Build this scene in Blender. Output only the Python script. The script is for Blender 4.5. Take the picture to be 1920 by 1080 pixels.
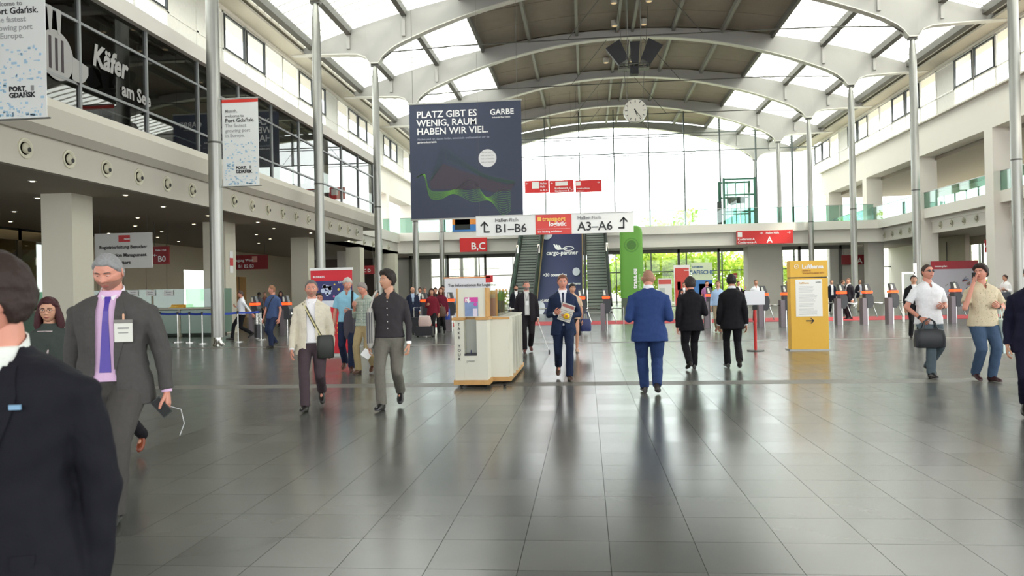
import bpy, bmesh, math, random
import numpy as np
from mathutils import Vector, Matrix, noise
from mathutils.bvhtree import BVHTree
random.seed(7); np.random.seed(7)
SC = bpy.context.scene
COL = SC.collection
PI = math.pi
for o in list(bpy.data.objects): bpy.data.objects.remove(o)

# ---------------------------------------------------------------- camera
FPX = 1450.0
YAW = math.atan(140/FPX); ROLL = 0.0205; PITCH = 0.004; CAMH = 1.5
_f = Vector((-math.sin(YAW), math.cos(YAW), PITCH)).normalized()
_r0 = Vector((math.cos(YAW), math.sin(YAW), 0)); _u0 = _r0.cross(_f)
_r = _r0*math.cos(ROLL)-_u0*math.sin(ROLL); _u = _u0*math.cos(ROLL)+_r0*math.sin(ROLL)
cam_d = bpy.data.cameras.new('camera'); cam = bpy.data.objects.new('camera', cam_d); COL.objects.link(cam)
cam_d.sensor_width = 36; cam_d.lens = FPX/1920*36; cam_d.clip_end = 600
m = Matrix((_r, _u, -_f)).transposed().to_4x4(); m.translation = (0, 0, CAMH); cam.matrix_world = m
cam_d.dof.use_dof = True; cam_d.dof.focus_distance = 13; cam_d.dof.aperture_fstop = 4.5
SC.camera = cam
def ray(x, y): return _f*FPX+_r*(x-960)+_u*(540-y)
def PY(x, y, Y): v = ray(x, y); return Vector((0, 0, CAMH))+v*(Y/v.y)
def PXX(x, y, X): v = ray(x, y); return Vector((0, 0, CAMH))+v*(X/v.x)
def PZ(x, y, Z=0.0): v = ray(x, y); return Vector((0, 0, CAMH))+v*((Z-CAMH)/v.z)

# ---------------------------------------------------------------- world, sun, exposure
W = bpy.data.worlds.new('sky'); SC.world = W; W.use_nodes = True
bg = W.node_tree.nodes['Background']; bg.inputs[0].default_value = (0.96, 0.99, 1.0, 1); bg.inputs[1].default_value = 4.1
sd = bpy.data.lights.new('sun', 'SUN'); sd.energy = 10.0; sd.angle = math.radians(8); sd.color = (1, .93, .8)
sun = bpy.data.objects.new('sun', sd); COL.objects.link(sun)
sun.rotation_euler = Vector((-.58, .52, -.63)).to_track_quat('-Z', 'Y').to_euler()
SC.view_settings.view_transform = 'Standard'; SC.view_settings.look = 'None'
SC.view_settings.gamma = 1; SC.view_settings.exposure = 0.24; SC.view_settings.use_curve_mapping = False
SC.cycles.max_bounces = 8; SC.cycles.diffuse_bounces = 4; SC.cycles.glossy_bounces = 4
SC.cycles.transparent_max_bounces = 24; SC.cycles.transmission_bounces = 6
SC.cycles.sample_clamp_indirect = 8; SC.cycles.caustics_reflective = False; SC.cycles.caustics_refractive = False

# ---------------------------------------------------------------- materials
MATS = {}
def srgb(c):
    if isinstance(c, str): c = tuple(int(c[i:i+2], 16)/255 for i in (0, 2, 4))
    return tuple((v/12.92 if v <= .04045 else ((v+.055)/1.055)**2.4) for v in c)
def M(c, rough=.6, metal=0., var=.08, scale=6., bump=0., emit=0., spec=.5, key=None):
    k = key or (c, rough, metal, var, scale, bump, emit, spec)
    if k in MATS: return MATS[k]
    m = bpy.data.materials.new('mat'); m.use_nodes = True; nt = m.node_tree; b = nt.nodes['Principled BSDF']
    col = srgb(c); MATS[k] = m
    b.inputs['Roughness'].default_value = rough; b.inputs['Metallic'].default_value = metal
    b.inputs['Specular IOR Level'].default_value = spec
    if var > 0:
        tc = nt.nodes.new('ShaderNodeTexCoord'); n = nt.nodes.new('ShaderNodeTexNoise'); n.inputs['Scale'].default_value = scale
        n.inputs['Detail'].default_value = 3
        nt.links.new(tc.outputs['Object'], n.inputs['Vector'])
        mx = nt.nodes.new('ShaderNodeMix'); mx.data_type = 'RGBA'
        mx.inputs[6].default_value = tuple(v*(1-var) for v in col)+(1,); mx.inputs[7].default_value = tuple(min(1, v*(1+var)) for v in col)+(1,)
        nt.links.new(n.outputs['Fac'], mx.inputs[0]); nt.links.new(mx.outputs[2], b.inputs['Base Color'])
        if bump > 0:
            bp = nt.nodes.new('ShaderNodeBump'); bp.inputs['Strength'].default_value = bump; bp.inputs['Distance'].default_value = .01
            nt.links.new(n.outputs['Fac'], bp.inputs['Height']); nt.links.new(bp.outputs[0], b.inputs['Normal'])
    else: b.inputs['Base Color'].default_value = col+(1,)
    if emit: b.inputs['Emission Color'].default_value = col+(1,); b.inputs['Emission Strength'].default_value = emit
    return m
def fabric(c, scale=40, var=.12, rough=.85): return M(c, rough, 0, var, scale, .25, 0, .25)
def glass_mat(key, tint=(1, 1, 1), ior=1.45, boost=0.0, rough=.01, dirt=0.0):
    if key in MATS: return MATS[key]
    m = bpy.data.materials.new(key); m.use_nodes = True; nt = m.node_tree; nt.nodes.clear(); MATS[key] = m
    out = nt.nodes.new('ShaderNodeOutputMaterial'); tr = nt.nodes.new('ShaderNodeBsdfTransparent'); tr.inputs[0].default_value = tint+(1,)
    gl = nt.nodes.new('ShaderNodeBsdfGlossy'); gl.inputs['Roughness'].default_value = rough
    lw = nt.nodes.new('ShaderNodeLayerWeight'); lw.inputs['Blend'].default_value = .5
    fr = nt.nodes.new('ShaderNodeMath'); fr.operation = 'POWER'; fr.inputs[1].default_value = 4.5; nt.links.new(lw.outputs['Facing'], fr.inputs[0])
    ad = nt.nodes.new('ShaderNodeMath'); ad.operation = 'MULTIPLY_ADD'; ad.inputs[1].default_value = ior-.75; ad.inputs[2].default_value = boost+.03; ad.use_clamp = True
    nt.links.new(fr.outputs[0], ad.inputs[0]); mx = nt.nodes.new('ShaderNodeMixShader')
    nt.links.new(ad.outputs[0], mx.inputs[0]); nt.links.new(tr.outputs[0], mx.inputs[1]); nt.links.new(gl.outputs[0], mx.inputs[2])
    last = mx
    if dirt > 0:
        tl = nt.nodes.new('ShaderNodeBsdfTranslucent'); tl.inputs[0].default_value = (.9, .92, .9, 1)
        df = nt.nodes.new('ShaderNodeMixShader'); df.inputs[0].default_value = dirt
        nt.links.new(mx.outputs[0], df.inputs[1]); nt.links.new(tl.outputs[0], df.inputs[2]); last = df
    nt.links.new(last.outputs[0], out.inputs[0]); return m
GL_CLEAR = glass_mat('clear_glass', (.98, .995, .985), 1.15)
GL_RAIL = glass_mat('rail_glass', (.62, .8, .74), boost=.05)
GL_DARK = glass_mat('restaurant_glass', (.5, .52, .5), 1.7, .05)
GL_ROOF = glass_mat('roof_glazing', (.95, .97, .95), 1.0, dirt=.65)
GL_GREEN = glass_mat('green_glass', (.42, .6, .5), boost=.06, dirt=.12)

def floor_mat(key, c0, c1, tiles=True):
    m = bpy.data.materials.new(key); m.use_nodes = True; nt = m.node_tree; b = nt.nodes['Principled BSDF']
    g = nt.nodes.new('ShaderNodeNewGeometry'); N = nt.nodes.new; L = nt.links.new
    sub = N('ShaderNodeVectorMath'); sub.operation = 'SUBTRACT'; sub.inputs[1].default_value = (.1, .14, 0); L(g.outputs['Position'], sub.inputs[0])
    sc = N('ShaderNodeVectorMath'); sc.operation = 'MULTIPLY'; sc.inputs[1].default_value = (2, 2, 0); L(sub.outputs[0], sc.inputs[0])
    fl = N('ShaderNodeVectorMath'); fl.operation = 'FLOOR'; L(sc.outputs[0], fl.inputs[0])
    wn = N('ShaderNodeTexWhiteNoise'); L(fl.outputs[0], wn.inputs['Vector'])
    ns = N('ShaderNodeTexNoise'); ns.inputs['Scale'].default_value = 1.7; ns.inputs['Detail'].default_value = 5; L(g.outputs['Position'], ns.inputs['Vector'])
    a = N('ShaderNodeMath'); a.operation = 'MULTIPLY_ADD'; a.inputs[1].default_value = .35; L(wn.outputs['Value'], a.inputs[0])
    a2 = N('ShaderNodeMath'); a2.operation = 'MULTIPLY'; a2.inputs[1].default_value = .6; L(ns.outputs['Fac'], a2.inputs[0]); L(a2.outputs[0], a.inputs[2])
    mx = N('ShaderNodeMix'); mx.data_type = 'RGBA'; mx.inputs[6].default_value = srgb(c0)+(1,); mx.inputs[7].default_value = srgb(c1)+(1,)
    L(a.outputs[0], mx.inputs[0]); L(mx.outputs[2], b.inputs['Base Color'])
    rr = N('ShaderNodeMapRange'); rr.inputs[3].default_value = .2; rr.inputs[4].default_value = .24; L(wn.outputs['Value'], rr.inputs[0]); L(rr.outputs[0], b.inputs['Roughness'])
    b.inputs['IOR'].default_value = 1.7
    n2 = N('ShaderNodeTexNoise'); n2.inputs['Scale'].default_value = 14; L(g.outputs['Position'], n2.inputs['Vector'])
    bp = N('ShaderNodeBump'); bp.inputs['Strength'].default_value = .02; bp.inputs['Distance'].default_value = .001; L(n2.outputs['Fac'], bp.inputs['Height']); L(bp.outputs[0], b.inputs['Normal'])
    return m
TILE = floor_mat('floor_tile', '545653', '676863'); ACC = M('66635b', .42, var=.08, scale=2); GROUT = M('33332f', .95, var=.1, spec=.1)
FASC = M('bcb6a9', .75, var=.02, scale=1.5); BRW = M('e4e0d6', .7, var=.01)
WHITE = M('d6d1c7', .75, var=.02, scale=1.5); OFFW = M('cfcbc0', .8, var=.03, scale=1.2); BEIGE = M('b5a88f', .8, var=.05)
STEEL = M('9c9c96', .38, .75, var=.04, scale=3); DKST = M('55544f', .45, .5, var=.05); CHROME = M('c4c4c0', .22, .95, var=.02)
ARCH = M('969490', .55, .1, var=.05, scale=1.0); ARCHF = M('bdbbb3', .5, .1, var=.04); PURL = M('7d7c76', .6, .1, var=.05)
PURD = M('5f5d57', .6, .1, var=.05); ROOFP = M('857a6e', .8, var=.12, scale=1.5); BLACK = M('121214', .6, var=.05)
DGREY = M('34353a', .55, var=.06); RED = M('c01e22', .5, var=.04); DRED = M('8c1a20', .5, var=.04); SIGNW = M('e9e9e6', .5, var=.01)
WOOD = M('c89a5c', .55, var=.12, scale=9); LEAF = M('a3c23f', .6, var=.4, scale=.8); LEAF2 = M('c3d455', .6, var=.35, scale=.8); BARK = M('4b3b2c', .9, var=.2, bump=.4)
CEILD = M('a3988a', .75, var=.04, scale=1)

# ---------------------------------------------------------------- mesh helpers
TMP = bpy.data.scenes.new('tmp')
def tmp_dg():
    vl = TMP.view_layers[0]; vl.update(); return vl.depsgraph
class MB:
    def __init__(s): s.v = []; s.f = []; s.mi = []
    def add(s, vs, fs, mi=0):
        o = len(s.v); s.v += [tuple(v) for v in vs]; s.f += [tuple(i+o for i in f) for f in fs]; s.mi += [mi]*len(fs); return s
    def box(s, x0, x1, y0, y1, z0, z1, mi=0, T=None):
        vs = [(x, y, z) for z in (z0, z1) for y in (y0, y1) for x in (x0, x1)]
        if T is not None: vs = [T @ Vector(v) for v in vs]
        return s.add(vs, [(0, 2, 3, 1), (4, 5, 7, 6), (0, 1, 5, 4), (2, 6, 7, 3), (0, 4, 6, 2), (1, 3, 7, 5)], mi)
    def quad(s, a, b, c, d, mi=0): return s.add([a, b, c, d], [(0, 1, 2, 3)], mi)
    def prism(s, pts, d, mi=0):
        n = len(pts); P = [Vector(p) for p in pts]; d = Vector(d)
        return s.add(P+[p+d for p in P], [tuple(range(n))[::-1], tuple(range(n, 2*n))]+[(i, (i+1) % n, n+(i+1) % n, n+i) for i in range(n)], mi)
    def rings(s, R, mi=0, cap=True):
        n = len(R[0]); vs = [p for r in R for p in r]; fs = []
        for k in range(len(R)-1):
            for i in range(n): j = (i+1) % n; fs.append((k*n+i, k*n+j, (k+1)*n+j, (k+1)*n+i))
        if cap: fs.append(tuple(range(n))[::-1]); fs.append(tuple((len(R)-1)*n+i for i in range(n)))
        return s.add(vs, fs, mi)
    def tube(s, pts, rad, n=8, mi=0, round_=True, flat=1.0, up=None):
        P = [Vector(p) for p in pts]; rad = list(rad) if hasattr(rad, '__len__') else [rad]*len(P); R = []
        t0 = (P[1]-P[0]).normalized(); ref = Vector(up) if up else (Vector((0, 0, 1)) if abs(t0.z) < .8 else Vector((0, 1, 0)))
        if round_:
            e = (P[1]-P[0]).normalized(); g = (P[-1]-P[-2]).normalized(); r0, r1 = rad[0], rad[-1]
            P = [P[0]-e*r0*.92, P[0]-e*r0*.6]+P+[P[-1]+g*r1*.6, P[-1]+g*r1*.92]; rad = [r0*.38, r0*.8]+rad+[r1*.8, r1*.38]
        for i, p in enumerate(P):
            t = (P[min(i+1, len(P)-1)]-P[max(i-1, 0)]).normalized(); a = t.cross(ref) if i == 0 else a-t*a.dot(t)
            a = a.normalized() if a.length > 1e-4 else Vector((1, 0, 0)); b = a.cross(t).normalized()
            R.append([p+a*math.cos(q)*rad[i]+b*math.sin(q)*rad[i]*flat for q in [2*PI*k/n for k in range(n)]])
        return s.rings(R, mi)
    def ell(s, c, r, n=12, m_=8, mi=0, T=None):
        c = Vector(c); R = []
        for k in range(m_+1):
            ph = -PI/2+PI*(k+.0)/m_; ph = max(-1.5, min(1.5, ph))
            R.append([c+Vector((r[0]*math.cos(ph)*math.cos(2*PI*i/n), r[1]*math.cos(ph)*math.sin(2*PI*i/n), r[2]*math.sin(ph))) for i in range(n)])
        if T is not None: R = [[T @ p for p in q] for q in R]
        return s.rings(R, mi)
    def disk(s, c, r, ax='y', n=24, mi=0, t=.01):
        c = Vector(c); E = {'y': ((1, 0, 0), (0, 0, 1), (0, t, 0)), 'x': ((0, 1, 0), (0, 0, 1), (t, 0, 0)), 'z': ((1, 0, 0), (0, 1, 0), (0, 0, t))}[ax]
        a, b, d = map(Vector, E); pts = [c+a*r*math.cos(2*PI*i/n)+b*r*math.sin(2*PI*i/n) for i in range(n)]
        return s.prism(pts, d, mi)
    def mesh(s, mats, smooth=False):
        me = bpy.data.meshes.new('m'); me.from_pydata(s.v, [], s.f)
        for mm in (mats if isinstance(mats, (list, tuple)) else [mats]): me.materials.append(mm)
        if max(s.mi, default=0) > 0: me.polygons.foreach_set('material_index', s.mi)
        me.update()
        bm = bmesh.new(); bm.from_mesh(me); bmesh.ops.recalc_face_normals(bm, faces=bm.faces); bm.to_mesh(me); bm.free()
        if smooth: me.polygons.foreach_set('use_smooth', [True]*len(me.polygons)); me.set_sharp_from_angle(angle=math.radians(40))
        return me
    def build(s, name, mats, parent=None, loc=None, smooth=False, rot=None):
        return link(name, s.mesh(mats, smooth), parent, loc, rot)
def link(name, me, parent=None, loc=None, rot=None):
    o = bpy.data.objects.new(name, me); COL.objects.link(o)
    if me is not None: me.name = name
    if parent is not None: o.parent = parent
    if loc is not None: o.location = loc
    if rot is not None: o.rotation_euler = rot
    return o
def tag(o, label=None, cat=None, group=None, kind=None):
    if label: o['label'] = label
    if cat: o['category'] = cat
    if group: o['group'] = group
    if kind: o['kind'] = kind
    return o
def thing(name, label, cat, loc=(0, 0, 0), rz=0, group=None):
    o = link(name, None, None, loc, (0, 0, rz)); o.empty_display_size = .2; return tag(o, label, cat, group)
ORD = 'first second third fourth fifth sixth seventh eighth ninth tenth eleventh twelfth thirteenth fourteenth fifteenth sixteenth seventeenth eighteenth nineteenth twentieth'.split()
def text_mesh(t, size, bold=0., ext=.004, align='LEFT', sy=1.0, shear=0):
    cu = bpy.data.curves.new('t', 'FONT'); cu.body = t; cu.size = size; cu.offset = bold*size; cu.extrude = ext; cu.align_x = align; cu.align_y = 'BOTTOM_BASELINE'
    cu.resolution_u = 2; cu.shear = shear; cu.space_line = .95
    ob = bpy.data.objects.new('t', cu); TMP.collection.objects.link(ob)
    dg = tmp_dg(); me = bpy.data.meshes.new_from_object(ob.evaluated_get(dg))
    bpy.data.objects.remove(ob); bpy.data.curves.remove(cu)
    if sy != 1: me.transform(Matrix.Diagonal((1, sy, 1, 1)))
    return me
def lettering(t, size, x, y, z, mat, parent, align='LEFT', bold=.015, face='-y', sy=1.0, shear=0, name='lettering'):
    me = text_mesh(t, size, bold, .003, align, sy, shear); me.materials.clear(); me.materials.append(mat)
    rot = {'-y': (PI/2, 0, 0), '+x': (PI/2, 0, PI/2), '-x': (PI/2, 0, -PI/2)}[face] if isinstance(face, str) else face
    return link(name, me, parent, (x, y, z), rot)

# ================================================================ SETTING
XL, XR, XC = -16.5, 22.1, 2.85            # side walls and hall axis
CY = [13.7+9.5*k for k in range(0, 8)]     # arch lines: 13.7, 23.2, 32.7, 42.2, 51.7, 61.2, 70.7, 80.2
# floor
fl = MB().box(-40, 46, -25, 75, -.3, -.006).build('floor', [TILE]); tag(fl, kind='structure')
# individually built near tiles, the rest joined
def tile_mesh(mat_):
    g = .0016; b_ = MB().box(g, .5-g, g, .5-g, -.008, 0); b_.mi = [1, 0, 1, 1, 1, 1]; me_ = b_.mesh([mat_, GROUT])
    for p_ in me_.polygons: p_.material_index = 0 if p_.center.z > -.001 else 1
    return me_
TM = tile_mesh(TILE)
gb = MB().box(-24, 26, 2, 36, -.0062, -.005).build('grout', [GROUT], fl)
near = set(); cnt = 0
for j in range(7, 21):
    y = .14+.5*j
    xa = PZ(0, 900).x/PZ(0, 900).y*y; xb = PZ(1920, 900).x/PZ(1920, 900).y*y
    for i in range(int((xa-.1)/.5)-1, int((xb-.1)/.5)+1):
        if cnt >= 296: continue
        link('tile', TM, fl, (.1+.5*i, y, 0)); near.add((i, j)); cnt += 1
far = MB(); acc = MB()
for j in range(2, 72):
    y = .14+.5*j; tgt = acc if j in (24, 43) else far
    for i in range(-48, 50):
        if (i, j) in near: continue
        x = .1+.5*i; g = .0016
        if j < 30 or i % 1 == 0: tgt.add([(x+g, y+g, 0), (x+.5-g, y+g, 0), (x+.5-g, y+.5-g, 0), (x+g, y+.5-g, 0)], [(0, 1, 2, 3)])
tag(far.build('floor_tiles_beyond', [TILE], fl), kind='stuff'); tag(acc.build('accent_tiles', [ACC], fl), 'brownish grey strip of tiles across the floor', kind='stuff')
tag(MB().box(-7.5, XR+3, 33.2, 36.9, 0, .01).build('red_floor_mat', [M('a82c36', .8, var=.06)]), 'long red mat across the floor behind the turnstiles', 'mat')
og = MB().box(-120, 140, 75.2, 260, -.3, -.02).build('ground', [M('a9a79c', .9, var=.1, scale=.3)]); tag(og, kind='structure')

# ---------- left lower level and restaurant gallery
ZG0, ZG1, ZGT = 4.6, 6.35, 9.6
ce = MB()
ce.box(-30, -13.05, -20, 43.9, ZG0, ZG0+.3); ce.box(-30, -15.3, 43.9, 66, ZG0, ZG0+.3)
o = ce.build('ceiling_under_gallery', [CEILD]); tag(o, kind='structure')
tr = MB().box(-13.05, -12.85, -20, 43.85, ZG0, 5.42).build('trim_1', [FASC]); tag(tr, 'white fascia band of the left gallery', kind='structure')
cr = MB(); cr.prism([(-13.3, -20, 5.42), (-12.75, -20, 5.42), (-12.55, -20, 5.6), (-12.55, -20, 6.1), (-12.7, -20, 6.35), (-13.3, -20, 6.35)], (0, 66.7, 0)); cr.box(-30, -13.3, -20, 46.7, 5.42, 6.35)
tag(cr.build('trim_2', [FASC]), kind='structure')
tag(MB().box(-15.5, -15.3, 43.9, 62, ZG0, 5.6).box(-15.7, -15.1, 46.7, 62, 5.6, 6.35).build('trim_3', [WHITE]), kind='structure')
# restaurant box
rb = thing('restaurant_gallery', 'glazed restaurant gallery above the counters on the left', 'restaurant')
MB().box(-24, -12.9, -20, 46.7, ZGT, ZGT+.35).box(-13.1, -12.8, -20, 46.75, ZGT-.12, ZGT+.36).build('roof', [WHITE], rb)
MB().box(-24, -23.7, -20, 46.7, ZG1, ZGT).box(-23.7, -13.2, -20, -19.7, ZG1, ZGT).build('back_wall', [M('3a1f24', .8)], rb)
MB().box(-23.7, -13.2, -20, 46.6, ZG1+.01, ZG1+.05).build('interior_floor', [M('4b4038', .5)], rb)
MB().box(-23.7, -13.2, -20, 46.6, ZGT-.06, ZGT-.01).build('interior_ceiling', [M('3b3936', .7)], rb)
GM = M('8f9190', .45, .3, var=.03)
ys = [46.6-3.08*k for k in range(0, 15)]
for y in ys: MB().box(-13.06, -12.94, y-.04, y+.04, ZG1, ZGT).build('mullion', [GM], rb)
for z in (7.08, 8.7): MB().box(-13.05, -12.95, ys[-1], 46.6, z-.035, z+.035).build('transom', [GM], rb)
MB().box(-13.1, -12.9, ys[-1], 46.65, ZG1-.02, ZG1+.08).build('sill', [GM], rb)
for a, b in zip(ys[1:], ys[:-1]):
    for z0, z1 in ((6.43, 7.045), (7.115, 8.665), (8.735, 9.48)):
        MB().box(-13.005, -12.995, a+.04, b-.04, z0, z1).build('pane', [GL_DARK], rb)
for xa in (-13, -14.6, -16.2):
    MB().box(xa-.04, xa+.04, 46.62, 46.7, ZG1, ZGT).build('mullion', [GM], rb)
for xa in (-14.6, -16.2):
    MB().box(xa+.04, xa+1.56, 46.65, 46.66, 6.43, 9.48).build('pane', [GL_CLEAR], rb)
LT = M('9c9a96', .6, var=.02)
lettering('Käfer', .70, -12.965, 19.4, 7.78, LT, rb, bold=.035, face='+x', shear=.2, sy=1.15)
lettering('am See', .50, -12.965, 20.7, 7.27, LT, rb, bold=.03, face='+x', sy=1.1)
pc = Vector((-12.965, 18.0, 7.58)); MB().disk(pc, .62, 'x', 36, 0, .01).build('plate_emblem', [LT], rb)
fk = MB(); FD = M('2c2024', .6)
for dy in (-.25, -.02, .20): fk.box(-12.952, -12.948, 17.95+dy, 17.95+dy+.09, 7.2, 8.0)
fk.build('fork_cutout', [FD], rb)
for dy in (-.22, .1): MB().tube([(-12.95, 17.98+dy, 8.15), (-12.95, 17.98+dy, 8.65)], [.05, .1], 8, 0, True, .2, up=(1, 0, 0)).build('cutlery_emblem', [LT], rb)
cup = MB().prism([(-12.96, 18.56, 7.15), (-12.96, 18.58, 7.72), (-12.96, 19.2, 7.62), (-12.96, 19.2, 7.4), (-12.96, 19.05, 7.2), (-12.96, 18.8, 7.05)], (.01, 0, 0)).build('cup_emblem', [LT], rb)
# red armchairs and tables seen through the glass
for i, (y, x) in enumerate(((37.6, -14.1), (39.1, -14.2), (41.2, -14.0))):
    t = thing('armchair', 'red restaurant armchair behind the gallery glass, %s from the near end' % ORD[i], 'chair', (x, y, ZG1+.05), group='red armchairs in the gallery')
    MB().box(-.35, .35, -.35, .35, .18, .45).build('seat', [RED], t); MB().box(.22, .35, -.35, .35, .45, .95).build('backrest', [RED], t)
    for sy in (-1, 1): MB().box(-.35, .35, sy*.35-.05, sy*.35+.05, .18, .65).build('armrest', [RED], t)
    for sx in (-1, 1):
        for sy in (-1, 1): MB().tube([(sx*.28, sy*.28, 0), (sx*.28, sy*.28, .2)], .02, 6).build('leg', [CHROME], t)
for i, y in enumerate((18.2, 22.4, 26.5, 30.6)):
    t = thing('dining_table', 'dining table under white cloth behind the gallery glass, %s from the near end' % ORD[i], 'table', (-14.8, y, ZG1+.05), group='restaurant tables')
    MB().box(-.7, .7, -.9, .9, .7, .75).build('tabletop', [SIGNW], t)
    for sx in (-1, 1):
        for sy in (-1, 1): MB().box(sx*.6-.03, sx*.6+.03, sy*.8-.03, sy*.8+.03, 0, .7).build('leg', [DKST], t)

# round air nozzles in the fascias
def nozzle(x, y, z, s, label, grp):
    t = thing('air_nozzle', label, 'air vent', (x, y, z), group=grp)
    R = [[Vector((s*a, r*math.cos(2*PI*k/20), r*math.sin(2*PI*k/20))) for k in range(20)] for a, r in ((0, .24), (.03, .235), (.035, .2), (.0, .15))]
    MB().rings(R, 0, True).build('ring', [M('c8c4ae', .5)], t, smooth=True)
    MB().ell((s*.03, 0, 0), (.06, .13, .13), 14, 8).build('ball', [M('b3ae98', .5)], t, smooth=True)
    MB().disk((s*.085, .03, -.03), .055, 'x', 12, 0, .012).build('outlet', [BLACK], t)
for k in range(18):
    y = 16.7+1.52*k
    nozzle(-12.85, y, 5.03, 1, 'round air nozzle in the left gallery fascia, %s from the near end' % ORD[k], 'air nozzles in the left gallery fascia')
for k in range(6): nozzle(-15.3, 48+2.2*k, 5.1, 1, 'round air nozzle in the far left fascia, %s from the near end' % ORD[k], 'air nozzles in the far left fascia')

# left pillars
for i, y in enumerate((11.5, 21, 30.5, 40, 49.5, 58.8)):
    tag(MB().box(-15.7, -14.75, y, y+.95, 0, ZG0).build('pillar', [M('d0cbb8', .8, var=.02)]), 'square white pillar under the left gallery, %s from the camera' % ORD[i], 'pillar', 'square pillars under the left gallery')
# left back wall X=-24
wl = MB()
for a, b, z0, z1 in ((-20, 26, 0, .6), (35.5, 44.2, 0, ZG0), (47.3, 50.4, 0, ZG0), (52.8, 62, 0, ZG0), (50.4, 52.8, 2.9, ZG0), (44.2, 47.3, 3.2, ZG0)): wl.box(-24.3, -24, a, b, z0, z1)
o = wl.build('wall_left', [M('cdbfa6', .8, var=.04)]); tag(o, kind='structure')
for i in range(4): MB().box(-24.01, -23.99, 36+i*2.1, 36.03+i*2.1, 0, ZG0).build('panel_joint', [M('7d7261', .8)], o)
dr = MB().box(-24.15, -24.02, 50.45, 52.75, 0, 2.88).build('door_1', [M('b98a4e', .5, var=.1)]); tag(dr, kind='structure')
MB().box(-24.02, -23.99, 51.58, 51.62, 0, 2.88).build('door_gap', [DKST], dr); MB().tube([(-23.95, 51.4, 1), (-23.95, 51.4, 1.3)], .02, 6).build('door_handle', [CHROME], dr)
# shop front with amber interior, far left
sf = thing('shop_front', 'dark framed shop window with amber interior at the far left', 'shop window')
AMB = M('8a7030', .7, var=.15, scale=.6)
MB().box(-27.5, -27.2, 18, 36, 0, ZG0).build('back_wall', [AMB], sf)
for y in (26, 28.4, 30.8, 33.2, 35.5): MB().box(-24.12, -24, y-.1, y+.1, 0, ZG0).build('mullion', [M('1d1813', .5)], sf)
MB().box(-24.12, -24, 18, 35.5, 4.1, ZG0).build('header', [M('1d1813', .5)], sf)
for z in (1.2, 2.0): MB().box(-26.8, -26.3, 26.5, 35, z, z+.05).build('shelf', [DKST], sf)
for k in range(12): tag(MB().box(-.09, .09, -.12, .12, 0, .34).build('box', [M(random.choice(['c9c4b0', '9b3a2c', '5d7a4a', 'c79b4a', '7f8fa0']), .6)], None, (-26.5, 26.8+.66*k, 1.25+.8*(k % 2))), 'small package on the shop shelf behind the far left window', 'package', 'packages on the shop shelf')
for a, b in ((26.1, 28.3), (28.5, 30.7), (30.9, 33.1), (33.3, 35.4)): MB().box(-24.07, -24.05, a, b, .1, 4.1).build('pane', [GL_DARK], sf)
sl = bpy.data.lights.new('shop_light', 'AREA'); sl.energy = 140; sl.size = 5; sl.color = (1, .75, .35); so = link('shop_light', sl, None, (-25.5, 30, 4.5))
# wall end left beyond
tag(MB().box(-30, -24, 62, 62.3, 0, ZG0).box(-24, -16.8, 66, 66.3, 0, ZG0).build('wall_far_left', [M('5c4f47', .8)]), kind='structure')
# downlights
DL = M('fff1d0', .5, emit=5, var=0)
k = 0
for x in (-14.2, -17, -19.6, -22.2):
    for y in [12.5+3.1*q for q in range(11)]:
        t = thing('downlight', 'small round recessed downlight in the ceiling under the left gallery', 'ceiling light', (x+(.6 if int(y) % 2 else 0), y, ZG0), group='downlights under the left gallery')
        MB().disk((0, 0, -.012), .1, 'z', 14, 0, .012).build('rim', [SIGNW], t); MB().disk((0, 0, -.02), .055, 'z', 12, 0, .006).build('lamp', [DL], t)

# ---------- upper side walls, piers and openings
def side_wall(name, X, s, y0, openings):
    a, b = sorted((X, X+s*1.2)); w = MB()
    w.box(a, b, y0, 75, 9.85, 11.9)                                     # white band under the clerestory
    w.box(a, b, y0, 75, 14.85, 15.25)
    for yy in [44.75+9.5*k for k in range(-3, 4)]:
        if yy < openings: continue
        w.box(a, b, yy-.45, yy+.45, 0, 9.85)
    o = w.build(name, [WHITE]); tag(o, kind='structure')
    MB().box(*sorted((X-s*.25, X+s*.05)), y0, 75, 11.86, 11.96).build('sill', [OFFW], o)
    MB().box(*sorted((X-s*1.0, X+s*.1)), y0, 80, 15.0, 15.12).build('gutter_soffit', [M('b5afa0', .7)], o)
    return o
side_wall('wall_left_upper', XL, -1, -20, 46)
side_wall('wall_right', XR, 1, -20, 20)
FRD = M('35393a', .5, .2); FRL = M('d6d4cd', .6)
wn = 1
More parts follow.
